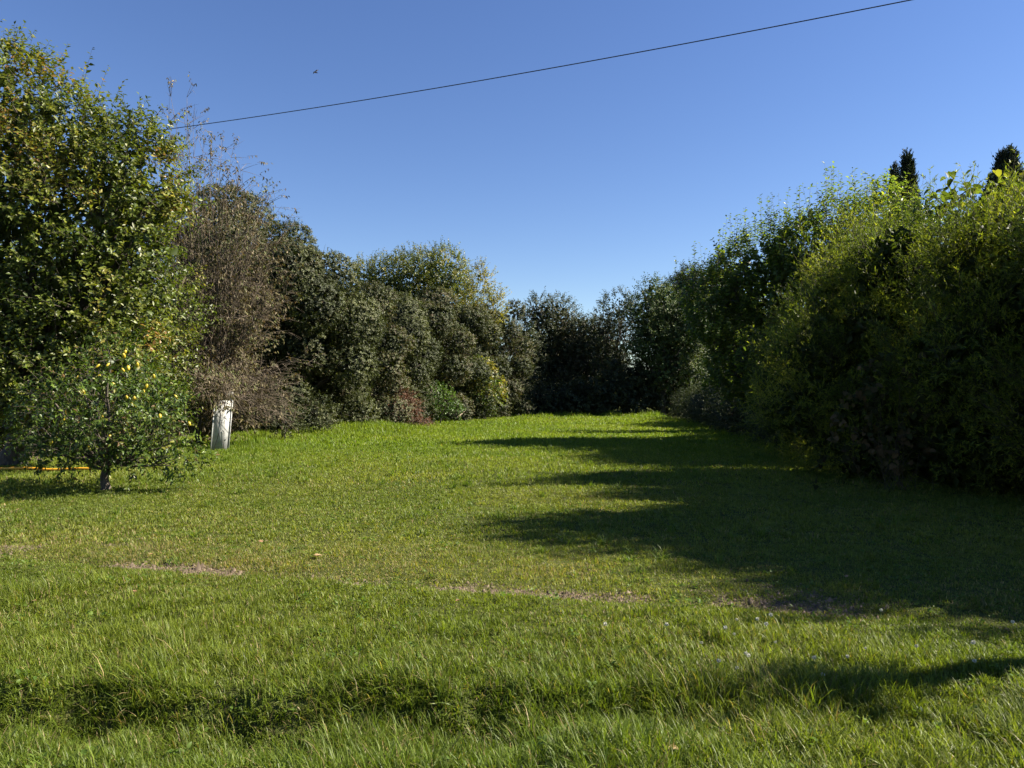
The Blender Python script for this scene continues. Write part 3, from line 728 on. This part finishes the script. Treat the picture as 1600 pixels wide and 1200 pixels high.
# feathery hedge plants on the right
PAL_FE = [(.062, .092, .016), (.112, .148, .022), (.170, .205, .028), (.235, .25, .036)]
def feathery(label, lobes, base, seed, tips=None, per=44, wts=(.22, .33, .3, .15)):
    LB = np.asarray(lobes)
    P, N = lobe_points(lobes, per, (.74, 1.04), .42, .16, seed)
    ok = noise(P, .5, seed % 7) * .6 + noise(P, .22, 2) * .4 > rng.uniform(.34, .52, len(P)); P = P[ok]; N = N[ok]
    D = N * .8 + [0, 0, .6] + rng.normal(0, .35, P.shape)
    ln = .48 * rng.uniform(.6, 1.5, len(P))
    if tips is not None:
        P = np.concatenate([P, tips[0]]); D = np.concatenate([D, tips[1]]); ln = np.concatenate([ln, tips[2]])
    b = np.array([base[0], base[1], float(terrain([base[0]], [base[1]])[0]) - .03])
    root = empty("feathery_shrub", b, label, "shrub", "feathery yellow green shrubs forming the right hedge")
    # plumes that break the outline, swept up and towards the light
    up_ = (N[:, 2] > -.1) & (rng.random(len(N)) < .03)
    k_ = min(len(P) - (len(tips[0]) if tips is not None else 0), len(N))
    j_ = np.where(up_[:k_])[0]
    q0 = np.repeat(P[j_], 8, 0) + rng.normal(0, .09, (len(j_) * 8, 3))
    P = np.concatenate([P, q0]); D = np.concatenate([D, np.repeat(N[j_] * .8 + rng.normal(0, .2, (len(j_), 3)), 8, 0) + [-.1, -.1, .9] + rng.normal(0, .13, q0.shape)]); ln = np.concatenate([ln, np.repeat(rng.uniform(.6, 1.5, len(j_)), 8) * rng.uniform(.6, 1.0, len(q0))])
    # each frond: side sprays, each carrying narrow leaflets
    k = 7
    t = (np.arange(k)[None] + rng.random((len(P), k))) / k
    Dn = nrm(D); A = nrm(np.cross(Dn, rng.normal(size=P.shape))); B = np.cross(Dn, A)
    ph = np.where(np.arange(k)[None] % 2, 0, np.pi) + rng.normal(0, .6, (len(P), k))
    sd = Dn[:, None] * .8 + A[:, None] * np.cos(ph)[..., None] * .75 + B[:, None] * np.sin(ph)[..., None] * .75
    sp = P[:, None] + Dn[:, None] * (t * ln[:, None])[..., None]; sp[..., 2] -= .08 * t ** 2
    sp, sd = sp.reshape(-1, 3), sd.reshape(-1, 3)
    sl_ = (.21 * (1.15 - .8 * t) * rng.uniform(.7, 1.3, t.shape)).ravel()
    p, d, f, idx, tt = shoots(sp, sd, sl_, 7, .55, .05, .05, 0)
    C = tint(p, idx // k, PAL_FE, wts, seed=seed, patch=.8, var=.15)
    l = .060 * rng.uniform(.6, 1.3, len(p))
    V, F, kk = stamp(T_NEEDLE, p, d, f, l, l * .28)
    C = np.repeat(C, kk, 0)
    pts = []
    for q in LB:
        n = int(q[3] * q[4] * q[5] * 4.19 * 340)
        pts.append(q[:3] + nrm(rng.normal(size=(n, 3))) * q[3:] * (rng.random((n, 1)) ** (1 / 3) * .80))
    q = np.concatenate(pts); q = q[q[:, 2] > .1]
    V2, F2, _ = stamp(T_LEAF, q, rng.normal(size=q.shape), rng.normal(size=q.shape), .2, .10)
    mesh_obj("crown", np.concatenate([V, V2]), np.concatenate([F, F2 + len(V)]), M_THIN, root, colors=np.concatenate([C, np.tile(np.array(PAL_FE[0]) * .6, (len(F2), 1))]))  # inner fill coloured darker to stand for shade inside the shrub
    tk, br = limbs(b, lobes, .07, .2)
    mesh_obj("trunk", *tk, M_BARK, root, smooth=True)
    mesh_obj("branches", *merge([br, stems(P, D, ln, .004, .1)]), M_DARKTWIG, root, smooth=True)

def tips(pts, d):
    P, D, L = [], [], []
    for x, y, dx, l in pts:
        for j in range(3):
            P.append(at(x + rng.normal(0, 6), y + rng.normal(0, 6), d + rng.normal(0, .15))); D.append((dx + rng.normal(0, .2), -.15, 1 - abs(dx) * .5)); L.append(l * rng.uniform(.7, 1.1))
    return np.array(P), np.array(D), np.array(L)
feathery("pointed feathery shrub standing out leftmost in the right hedge",
    lp([(1288, 470, 26, 36), (1290, 520, 40, 42), (1255, 560, 34, 30), (1222, 548, 20, 16), (1205, 640, 24, 16), (1290, 590, 60, 60), (1310, 425, 24, 26), (1250, 640, 55, 50), (1310, 670, 60, 60)], 14.7, deep=1.1), (6.6, 14.9), 101,
    tips([(1272, 470, -.15, .9), (1285, 440, 0, .9), (1262, 490, -.4, .8), (1235, 545, -.9, .6), (1245, 550, -.8, .7), (1250, 520, -.6, .7), (1215, 635, -.9, .5), (1195, 655, -.9, .5), (1240, 580, -.7, .6), (1300, 420, -.1, .9), (1278, 455, -.1, 1.2), (1292, 425, -.05, 1.2), (1266, 500, -.2, 1.1), (1280, 560, -.2, 1.0), (1255, 600, -.4, .9)], 14.2), wts=(.06, .24, .36, .34))  # weighted to the light tones: sunlit look put into the leaf colour
feathery("feathery shrub in the middle of the right hedge with a sunlit flat top",
    lp([(1368, 412, 38, 40), (1405, 388, 34, 38), (1448, 384, 30, 36), (1352, 462, 36, 44), (1410, 460, 70, 66), (1360, 530, 56, 66), (1430, 560, 90, 80), (1370, 630, 80, 80), (1450, 690, 80, 80), (1350, 700, 70, 60)], 14.0, deep=1.25), (7.7, 14.3), 102,
    tips([(1300, 395, -.1, .9), (1330, 370, 0, .9), (1350, 345, 0, .8), (1390, 350, 0, 1.0), (1425, 330, .05, .8), (1450, 345, .1, .9), (1270, 400, -.2, .8), (1310, 380, -.15, 1.0), (1370, 365, -.1, .9), (1255, 420, -.25, .9)], 13.4))
feathery("feathery shrub cut by the right edge of the picture",
    lp([(1510, 395, 42, 42), (1560, 372, 40, 42), (1620, 372, 46, 48), (1590, 420, 60, 45), (1500, 440, 46, 50), (1570, 490, 90, 78), (1640, 500, 110, 100), (1500, 560, 90, 80), (1600, 620, 110, 90), (1520, 690, 90, 90), (1640, 740, 110, 90)], 12.2, deep=1.3), (8.1, 12.9), 103,
    tips([(1490, 355, 0, .8), (1520, 340, -.1, .9), (1545, 350, 0, .8), (1570, 325, .1, .9), (1595, 335, 0, .8), (1620, 315, .1, .9), (1475, 380, -.2, .8)], 11.8))
feathery("feathery shrub beyond the right edge, nearer the viewer",
    [[8.6, 9.9, 3.3, 1.2, 1.4, 1.1], [8.3, 8.9, 2.2, 1.2, 1.3, 1.2], [8.2, 10.2, 1.2, 1.2, 1.4, 1.1], [8.9, 9.0, 4.2, 1.1, 1.1, .9], [8.7, 10.6, 4.2, 1.1, 1.1, .9], [8.2, 8.8, 1.1, 1.1, 1.2, 1.0]], (8.6, 9.2), 104, per=42)
feathery("nearest feathery shrub on the right, outside the picture",
    [[8.7, 7.3, 3.2, 1.2, 1.3, 1.1], [8.5, 6.7, 2.0, 1.2, 1.1, 1.2], [8.4, 7.4, 1.2, 1.2, 1.2, 1.1], [8.9, 6.6, 3.7, 1.1, 1.0, .9], [8.9, 7.5, 4.2, 1.1, 1.1, .9], [8.7, 6.3, 3.5, 1.1, .9, .9], [8.5, 6.3, 2.1, 1.1, .9, 1.2]], (8.6, 7.0), 105, per=42)
feathery("darkest feathery shrub between the pointed shrub and the tall trees",
    lp([(1245, 560, 55, 50), (1290, 520, 70, 60), (1235, 620, 50, 50), (1300, 620, 90, 60), (1240, 660, 50, 30)], 18.4, deep=1.4) + [[8.9, 17.3, 4.1, 1.0, 1.3, .9], [9.0, 18.6, 4.4, 1.0, 1.3, 1.0], [8.8, 17.0, 2.6, 1.2, 1.3, 1.2], [9.2, 20.0, 4.5, 1.0, 1.3, 1.0]], (8.0, 18.6), 106, per=30, wts=(.5, .4, .1, 0))

make_tree("hedge", "dense backing hedge added behind the right feathery shrubs to block light", (10.7, 14.5),
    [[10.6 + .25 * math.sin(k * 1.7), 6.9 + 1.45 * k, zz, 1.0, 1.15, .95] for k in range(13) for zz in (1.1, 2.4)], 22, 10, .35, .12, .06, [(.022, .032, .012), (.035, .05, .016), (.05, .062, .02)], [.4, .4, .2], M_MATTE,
    cat="hedge", up=.4, r0=.06, fork=.2, seed=109, inner=1.0, crown="foliage", twigs=False)  # added row, stops sunlight leaking through the lower shrubs
# tall tree just out of frame whose shadow reaches across the lawn
make_tree("broadleaf_tree", "tall green tree rising out of the right hedge past the picture edge", (9.9, 9.2),
    [[9.8, 9.0, 5.6, 1.1, 1.2, 1.2], [10.0, 9.6, 6.6, 1.0, 1.0, .9], [9.8, 8.4, 4.8, 1.2, 1.2, 1.1], [10.3, 9.4, 5.0, 1.2, 1.2, 1.2]], 30, 11, .6, .12, .07, PAL_PO, [.3, .4, .2, .1], M_LEAF,
    up=.9, gap=.25, r0=.14, fork=.4, seed=110, inner=.8)

# climber with big dull leaves on the hedge face
def vine():
    b = at(1400, 740, 12.2)
    b[2] = terrain([b[0]], [b[1]])[0] - .02
    root = empty("vine", b, "trailing vine with large dull brownish leaves on the shaded hedge face", "vine")
    P = np.array([at(1400 + 75 * a - 25 * c, 640 + 80 * c, 11.9 + .35 * rng.random()) for a, c in zip(rng.uniform(-1.3, 1, 60), rng.uniform(-1.1, .9, 60))])
    D = rng.normal(0, .5, P.shape) + [-.1, -.6, -.2]
    p, d, f, idx, t = shoots(P, D, .45, 5, 1.1, .6, .3)
    C = tint(p, idx, [(.03, .036, .013), (.055, .045, .02), (.085, .06, .03)], [.5, .3, .2], seed=3)
    l = .10 * rng.uniform(.6, 1.3, len(p))
    V, F, k = stamp(T_HEART, p, d, f - np.array([0, .8, 0]), l, l * .9)
    mesh_obj("leaves", V, F, M_DULL, root, colors=np.repeat(C, k, 0))
    src = np.repeat(b[None], 26, 0) + rng.normal(0, .25, (26, 3)) * [1, .3, 0]
    e = P[:26]
    mesh_obj("stems", *merge([tubes(bez(src, (src + e) / 2 + rng.normal(0, .15, e.shape) + [0, .25, 0], e, 9), np.full((26, 9), .004), 4), stems(P, D, .45, .003, .3)]), M_DARKTWIG, root)
vine()

# ------------------------------------------------------------------ the white panel
def simple_mat(name, c, rough=.6, spec=.4, dirt=None, scale=6):
    m, nt, p = new_mat(name)
    p.inputs["Roughness"].default_value = rough; p.inputs["Specular IOR Level"].default_value = spec
    nz = nt.nodes.new("ShaderNodeTexNoise"); nz.inputs["Scale"].default_value = scale; nz.inputs["Detail"].default_value = 8; nz.inputs["Roughness"].default_value = .65
    tc = nt.nodes.new("ShaderNodeTexCoord"); nt.links.new(tc.outputs["Object"], nz.inputs[0])
    rp = nt.nodes.new("ShaderNodeValToRGB")
    rp.color_ramp.elements[0].position = .3; rp.color_ramp.elements[0].color = (*(dirt or tuple(v * .6 for v in c)), 1)
    rp.color_ramp.elements[1].position = .6; rp.color_ramp.elements[1].color = (*c, 1)
    nt.links.new(nz.outputs[0], rp.inputs[0]); nt.links.new(rp.outputs[0], p.inputs["Base Color"])
    return m

def box(c0, c1):
    (x0, y0, z0), (x1, y1, z1) = c0, c1
    V = np.array([(x, y, z) for x in (x0, x1) for y in (y0, y1) for z in (z0, z1)], float)
    F = np.array([(0, 1, 3, 2), (4, 6, 7, 5), (0, 4, 5, 1), (2, 3, 7, 6), (0, 2, 6, 4), (1, 5, 7, 3)])
    return V, F

M_PANEL = simple_mat("weathered_white_paint", (.44, .455, .45), .6, .2, (.28, .285, .27), 7)
M_WIRE = simple_mat("black_wire", (.02, .02, .02), .5)
pb = at(343, 692, 20.6)
pz = float(terrain([pb[0]], [pb[1]])[0])
panel = empty("white_panel", (pb[0], pb[1], pz), "upright weathered white board under the half bare tree", "board")
def lean(V):     # leaning back and a little to the right
    V = V.copy(); x, y = V[:, 0] * .92, V[:, 1].copy()
    V[:, 0] = x * .86 - y * .51; V[:, 1] = x * .51 + y * .86
    V[:, 0] += V[:, 2] * .055; V[:, 1] += V[:, 2] * .08
    return V + [pb[0], pb[1], pz]
V, F = merge([box((-.262, -.02, -.02), (.258, .02, 1.36)), box((.02, -.018, 1.362), (.258, .018, 1.60))])
mesh_obj("board", lean(V), F, M_PANEL, panel)
V, F = merge([box((-.27, -.032, .0), (-.235, -.0215, 1.35)), box((.232, -.032, .0), (.266, -.0215, 1.35))])
mesh_obj("edge_strip", lean(V), F, M_PANEL, panel)
for pts in ([(-.17, 0), (-.11, .25), (-.03, .55), (-.01, .8), (-.02, 1.05)], [(.115, 0), (.10, .25), (.075, .5), (.05, .54), (.04, .51)]):
    P = np.array([[x, -.045, z] for x, z in pts])
    tt = np.linspace(0, len(P) - 1, 13); Q = np.c_[[np.interp(tt, range(len(P)), P[:, i]) for i in range(3)]].T
    mesh_obj("bent_wire", lean(tubes(Q[None], np.full((1, 13), .008), 5)[0]), tubes(Q[None], np.full((1, 13), .008), 5)[1], M_WIRE, panel)
ph = np.arange(10) / 10 * 6.283
knot = tubes(np.array([[[.14, -.022, .28], [.14, -.034, .28]]]), np.array([[.018, .018]]), 8)
mesh_obj("hole_cap", lean(knot[0]), knot[1], M_WIRE, panel)

# ------------------------------------------------------------------ cable, hose, bird, wood lying about
def single(name, V, F, m, label, cat, group=None, smooth=False, kind=None, colors=None):
    V = np.asarray(V, float); c = V.mean(0); c[2] = V[:, 2].min()
    o = mesh_obj(name, V - c, F, m, smooth=smooth, colors=colors); o.location = tuple(c)
    return tagit(o, label, cat, group, kind)

a0, a1 = at(300, 195, 22), at(1400, 2, 14)
t = np.linspace(-.35, 1.9, 60)[:, None]
cab = a0 + (a1 - a0) * t; cab[:, 2] -= .12 * (1 - (2 * np.clip(t[:, 0], -.35, 1.35) - 1) ** 2)
single("overhead_cable", *tubes(cab[None], np.full((1, 60), .0105), 6), M_WIRE, "single thin black overhead cable crossing the blue sky", "cable", smooth=True)

M_ORANGE = simple_mat("orange_plastic", (.75, .38, .03), .45, .4, (.6, .27, .02))
hx = np.linspace(-12.5, -8.35, 40); hy = 15.2 + .06 * np.sin(hx * 2.1) - .18 * (hx + 10)
single("garden_hose", *tubes(np.c_[hx, hy, terrain(hx, hy) + .055 + .012 * np.sin(hx * 5)][None], np.full((1, 40), .028), 8), M_ORANGE,
       "orange yellow hose lying in the grass behind the lemon tree", "hose", smooth=True)

def log_piece(name, pts, r, m, label, group=None, cat="branch"):
    P = np.array(pts, float); n = 16
    tt = np.linspace(0, len(P) - 1, n); Q = np.stack([np.interp(tt, range(len(P)), P[:, i]) for i in range(3)], 1)
    Q[1:-1] += rng.normal(0, r * .25, (n - 2, 3))
    single(name, *tubes(Q[None], (r * (1 - .5 * np.linspace(0, 1, n)))[None], 7), m, label, cat, group, smooth=True)
M_PALEWOOD = simple_mat("pale_dead_wood", (.36, .29, .21), .85, .2, (.18, .14, .10), 20)
log_piece("fallen_branch", [at(562, 657, 34), at(566, 648, 34.1), at(576, 645.5, 34.3), at(590, 646, 34.6)], .045, M_PALEWOOD, "pale arched branch lying left of the dead shrub")
log_piece("fallen_branch", [at(534, 653, 33), at(566, 652, 33.6)], .04, M_PALEWOOD, "thin straight pale log lying in the weeds left of the arched branch")
log_piece("fallen_branch", [at(715, 652, 39), at(722, 646, 39.2), at(728, 640, 39.3)], .035, M_PALEWOOD, "short pale stick leaning by the green bush")
for i, (p0, p1, lab) in enumerate([((8, 693, 16.8), (42, 718, 16.2), "longest pale stick sloping across the heap at the left edge"), ((-15, 712, 16.8), (30, 700, 16.9), "upper thin branch crossing the heap at the left edge"),
                                   ((-10, 722, 16.3), (50, 715, 16.6), "lowest thin branch of the heap at the left edge"), ((15, 722, 16.3), (0, 700, 17), "short brown branch standing in the heap at the left edge")]):
    log_piece("stick", [at(*p0), (at(*p0) + at(*p1)) / 2 + [0, 0, .03], at(*p1)], .016 if i == 0 else .012, M_PALEWOOD if i == 0 else M_TWIG, lab, "sticks in the brush heap at the left edge", "stick")
P = at(15, 712, 16.9) + rng.normal(0, 1, (160, 3)) * [.55, .35, .13]
P[:, 2] = np.maximum(P[:, 2], .04)
V, F = stems(P, rng.normal(0, 1, P.shape) * [1, .6, .3], rng.uniform(.2, .6, 160), .006, 0, 4, 4)
single("brush_heap", V, F, M_TWIG, "heap of cut brown twigs under the leafy tree at the left edge", "twigs", kind="stuff")

# bird
def bird():
    c = at(492, 111, 60)
    body = []
    m = 7; th = np.linspace(0, 1, m); R = np.array([.005, .045, .06, .055, .04, .03, .01]) * 1.1
    path = c + np.stack([(th - .5) * .36, th * .0, -(th - .5) * .10], 1)
    root = empty("bird", c - [0, 0, .08], "small dark bird flying in the blue sky below the cable line's left", "bird")
    root["label"] = "small dark flying bird alone in the blue sky at upper left"
    mesh_obj("body", *tubes(path[None], R[None], 8), M_WIRE, root, smooth=True)
    for s in (-1, 1):
        prof = np.array([(0, 0, 0), (.10, s * .22, .10), (.02, s * .48, .02), (-.08, s * .22, .08), (-.10, 0, 0)])
        prof = prof[:, [0, 1, 2]] @ np.array([[.8, 0, -.25], [.35, .5, .55], [0, 0, 1.]])
        top = prof + c + [0, 0, .03]; bot = top - [0, 0, .012]
        V = np.r_[top, bot]
        F = np.array([(0, 1, 3), (0, 3, 4), (1, 2, 3), (5, 8, 6), (5, 9, 8), (6, 8, 7), (0, 5, 6), (0, 6, 1), (1, 6, 7), (1, 7, 2), (2, 7, 8), (2, 8, 3), (3, 8, 9), (3, 9, 4)])
        mesh_obj("wing", V, F, M_WIRE, root)
bird()

# ------------------------------------------------------------------ little things in the grass
def ground_at(px, py):
    d = EYE * FPX / (py - HOR)
    for _ in range(6):
        x = (px - 800) / FPX * d
        d = (EYE - float(terrain([x], [d])[0])) * FPX / (py - HOR)
    x = (px - 800) / FPX * d
    return x, d, float(terrain([x], [d])[0])

M_FALLEN = simple_mat("fallen_leaf_brown", (.33, .20, .10), .7, .3, (.20, .11, .05), 14)
M_FALLENY = simple_mat("fallen_leaf_tan", (.34, .25, .13), .7, .2, (.22, .14, .07), 14)
def fallen(px, py, s, m, ang, label=None):
    s *= .62
    x, y, z = ground_at(px, py)
    T = np.array([[0, 0, 0], [.2, .2, .05], [.45, .32, .10], [.75, .22, .06], [1, 0, .16], [.75, -.22, .08], [.45, -.32, .14], [.2, -.2, .06], [.5, 0, 0]])
    V = T * s
    R = np.array([[math.cos(ang), math.sin(ang), 0], [-math.sin(ang), math.cos(ang), 0], [0, 0, 1]])
    V = V @ R + rng.normal(0, s * .02, V.shape)
    F = [(i, (i + 1) % 8, 8) for i in range(8)]
    top = V; bot = V - [0, 0, .0025]
    F = np.array(F + [(b + 9, a + 9, c + 9) for a, b, c in F])
    single("fallen_leaf", np.r_[top, bot] + [x, y, z + .035], F, m, label, "leaf", "dry leaves scattered on the grass")
FL = [(410, 852, .13, 0, "largest curled brown leaf above the bare soil line"), (300, 798, .07, 1, "pale leaf on the lawn right of the lemon tree's shadow"), (50, 945, .09, 0, "brown leaf on the verge at the left edge"),
      (113, 787, .06, 1, "tan leaf just in front of the lemon tree's shadow"), (27, 800, .08, 1, "tan leaf in front of the shadow at the left edge"), (505, 872, .16, 1, "long pale flake just beyond the soil line"),
      (865, 848, .06, 0, "small brown leaf right of the lawn's middle, near the shadow"), (712, 945, .06, 0, "small brown leaf on the verge below the soil line's middle"), (375, 985, .05, 1, "small tan leaf low on the verge left of middle"),
      (1320, 907, .09, 0, "brown leaf at the shadow edge on the right"), (240, 870, .06, 0, "small brown leaf near the left end of the soil line"), (1145, 1138, .06, 1, "pale leaf in the ditch below the soil patch"),
      (610, 815, .05, 0, "small brown leaf alone in the middle of the lawn"), (480, 775, .06, 1, "tan leaf on the lawn straight in front of the dead shrub"), (385, 745, .06, 0, "brown leaf on the lawn in front of the white board"),
      (700, 860, .05, 1, "tan leaf just beyond the soil line near the middle"), (215, 930, .06, 0, "brown leaf on the verge in front of the lemon tree"), (900, 935, .05, 1, "tan leaf on the verge among the clover"),
      (1033, 1172, .15, 1, "long pale blade shaped leaf lying in the ditch")]
for i, (px, py, s, m_, lab) in enumerate(FL):
    fallen(px, py, s, (M_FALLEN, M_FALLENY)[m_], rng.uniform(0, 6.28), lab)

# white clover heads on the right part of the verge
M_WHITE = simple_mat("clover_white", (.62, .62, .55), .7, .2, (.5, .48, .38), 90)
M_STALK = simple_mat("clover_stalk", (.08, .14, .03), .6, .3)
def clover_heads():
    pts = [(1041, 1000), (1150, 985), (1182, 990), (1203, 985), (1196, 1000), (1146, 1008), (1132, 1004), (1164, 1043), (1168, 1050), (1122, 1058), (1150, 1065), (1270, 1052), (1284, 1078), (1258, 1056),
           (1322, 1047), (1350, 1030), (1518, 1030), (1520, 1055), (1430, 1030), (1375, 972), (1580, 992), (945, 1000), (1210, 1020), (1095, 1022)]
    proto = None
    for i, (px, py) in enumerate(pts):
        x, y, z = ground_at(px, py)
        if proto is None:
            root = empty("clover_flower", (x, y, z), "small white clover flower head on a thin stalk in the verge grass", "flower", "white clover flowers in the verge grass")
            n = 60; u = nrm(rng.normal(size=(n, 3)) * [1, 1, .8])
            V, F, k = stamp(T_LEAF, u * .003 + [0, 0, .105], u, np.cross(u, [0, 0, 1.]) + .01, .012, .006)
            mesh_obj("flower_head", V + np.array(root.location), F, M_WHITE, root)
            V, F = tubes(np.array([[[0, 0, 0], [.006, .002, .05], [0, 0, .105]]]), np.full((1, 3), .0014), 4)
            mesh_obj("stalk", V + np.array(root.location), F, M_STALK, root)
            proto = root
        else:
            r2 = proto.copy(); COL.objects.link(r2); r2.location = (x, y, z); s = rng.uniform(.65, 1.05); r2.scale = (s, s, s); r2.rotation_euler = (0, 0, rng.uniform(0, 6))
            for ch in proto.children:
                c2 = ch.copy(); COL.objects.link(c2); c2.parent = r2
clover_heads()

# broad leafed weeds and clover patches in the sward
def weeds():
    n = 2600
    x = rng.uniform(-5, 5, n); y = rng.uniform(2.8, 11, n) ** 1.0
    keep = (np.abs(x) < y * .72 + .4) & (noise(np.c_[x, y], .5, 2) > .53) & (bare(x, y) < .3)
    x, y = x[keep], y[keep]; z = terrain(x, y)
    P = np.c_[x, y, z + np.where(y < path_y(x), .05, .015)]
    k = 7
    a_ = rng.uniform(0, 6.28, (len(x), k)); e_ = rng.uniform(.15, .9, (len(x), k))
    D = np.stack([np.cos(a_) * np.cos(e_), np.sin(a_) * np.cos(e_), np.sin(e_)], -1).reshape(-1, 3)
    PP = np.repeat(P, k, 0) + rng.normal(0, .018, (len(P) * k, 3)) * [1, 1, .3]
    l = np.repeat(rng.uniform(.014, .034, len(P)), k) * rng.uniform(.6, 1.3, len(PP))
    N = np.tile([0, 0, 1.], (len(PP), 1)) + rng.normal(0, .3, PP.shape)
    C = mix((.07, .125, .02), (.13, .19, .035), rng.random(len(PP)))
    V, F, kk = stamp(T_LEAF6, PP, D, N, l, l * .62)
    o = mesh_obj("clover_patches", V, F, M_GRASS, colors=np.repeat(C, kk, 0))
    tagit(o, "small round leafed clover and weeds scattered through the grass", "weeds", kind="stuff")
weeds()

# crumbs of soil and thatch along the bare line
def crumbs():
    n = 60000
    x = rng.uniform(-6, 5, n); y = path_y(x) + rng.normal(.12, .38, n)
    keep = rng.random(n) < np.clip(bare(x, y) * 1.3, 0, .9)
    x, y = x[keep], y[keep]
    r = np.exp(rng.normal(math.log(.007), .5, len(x)))
    o_ = np.array([(1, 0, 0), (-.5, .87, 0), (-.5, -.87, 0), (0, 0, .9)]) 
    a_ = rng.uniform(0, 6.28, len(x)); ca, sa = np.cos(a_), np.sin(a_)
    V = np.stack([o_[None, :, 0] * ca[:, None] - o_[None, :, 1] * sa[:, None], o_[None, :, 0] * sa[:, None] + o_[None, :, 1] * ca[:, None], np.broadcast_to(o_[None, :, 2], (len(x), 4))], -1)
    V = (V + rng.normal(0, .25, V.shape)) * r[:, None, None] + np.c_[x, y, terrain(x, y)][:, None]
    F = np.array([(0, 1, 3), (1, 2, 3), (2, 0, 3)])[None] + (np.arange(len(x)) * 4)[:, None, None]
    C = mix((.06, .044, .028), (.26, .20, .14), rng.random(len(x)))
    o = mesh_obj("soil_crumbs", V.reshape(-1, 3), F.reshape(-1, 3), M_DRY, colors=np.repeat(C, 3, 0))
    tagit(o, "loose brown soil crumbs along the worn line across the grass", "soil", kind="stuff")
crumbs()

# coarse grass tussocks standing up out of the lawn
def tussocks():
    n = 420
    x = rng.uniform(-9, 9, n); y = np.exp(rng.uniform(math.log(6.2), math.log(26), n))
    keep = (np.abs(x) < y * .7) & (y > path_y(x) + .1) & (x < HX) & (noise(np.c_[x, y], 1.4, 6) > .4)
    x, y = x[keep], y[keep]; k = 26
    a_ = rng.uniform(0, 6.28, (len(x), k)); le = rng.uniform(.25, 1.2, (len(x), k))
    D = np.stack([np.cos(a_) * np.sin(le), np.sin(a_) * np.sin(le), np.cos(le)], -1).reshape(-1, 3)
    P = np.repeat(np.c_[x, y, terrain(x, y)], k, 0) + rng.normal(0, .03, (len(x) * k, 3)) * [1, 1, 0]
    N = -D * [1, 1, 0] + [0, 0, .6] + rng.normal(0, .2, D.shape)
    s = np.repeat(rng.uniform(.7, 1.3, len(x)), k)
    C = mix((.075, .13, .02), (.14, .19, .03), rng.random(len(P))) * rng.uniform(.8, 1.2, (len(P), 1))
    V, F, kk = stamp(BL3, P, D, N, .13 * s * rng.uniform(.5, 1.2, len(P)), np.maximum(.008, .0011 * np.repeat(y, k)))
    o = mesh_obj("grass_tussocks", V, F, M_GRASS, colors=np.repeat(C, kk, 0))
    tagit(o, "coarse brighter grass tufts standing up out of the mown lawn", "grass", kind="stuff")
tussocks()

# unseen trunk, added and leaned so that its shadow crosses the verge
def shadow_caster():
    sx, sy = 1.35, 3.92
    H = 3.3; off = H / math.tan(el)
    bx, by = sx + off * math.cos(az), sy + off * math.sin(az) + .85
    root = empty("shadow_trunk", (bx, by, -.02), "unseen thick trunk added beyond the right edge to shadow the verge", "tree")
    t = np.linspace(0, 1, 14)
    p_ = np.c_[bx + .05 * np.sin(t * 7), by - .85 * t + .04 * np.sin(t * 5 + 1), -.02 + t * H]
    mesh_obj("trunk", *tubes(p_[None], (.125 - .03 * t + .015 * np.sin(t * 31))[None], 12), M_BARK, root, smooth=True)
    e = p_[-2] + rng.normal(0, 1, (14, 3)) * [.22, .22, .18] + [0, 0, .2]
    s0 = np.repeat(p_[-2][None], 14, 0)
    mesh_obj("branches", *tubes(bez(s0, (s0 + e) / 2 + [0, 0, .08], e, 5), np.linspace(.035, .008, 5)[None] * np.ones((14, 1)), 6), M_BARK, root, smooth=True)
    P = np.repeat(e, 4, 0); D = rng.normal(0, 1, P.shape)
    p, d, f, idx, tt = shoots(P, D, .3, 8)
    C = tint(p, idx, PAL_PO, [1, 1, 1, .3])
    V, F, k = stamp(T_LEAF6, p, d, f, .08, .045)
    mesh_obj("crown", V, F, M_LEAF, root, colors=np.repeat(C, k, 0))
shadow_caster()

print("FACES", sum(len(o.data.polygons) for o in COL.objects if o.type == 'MESH'))
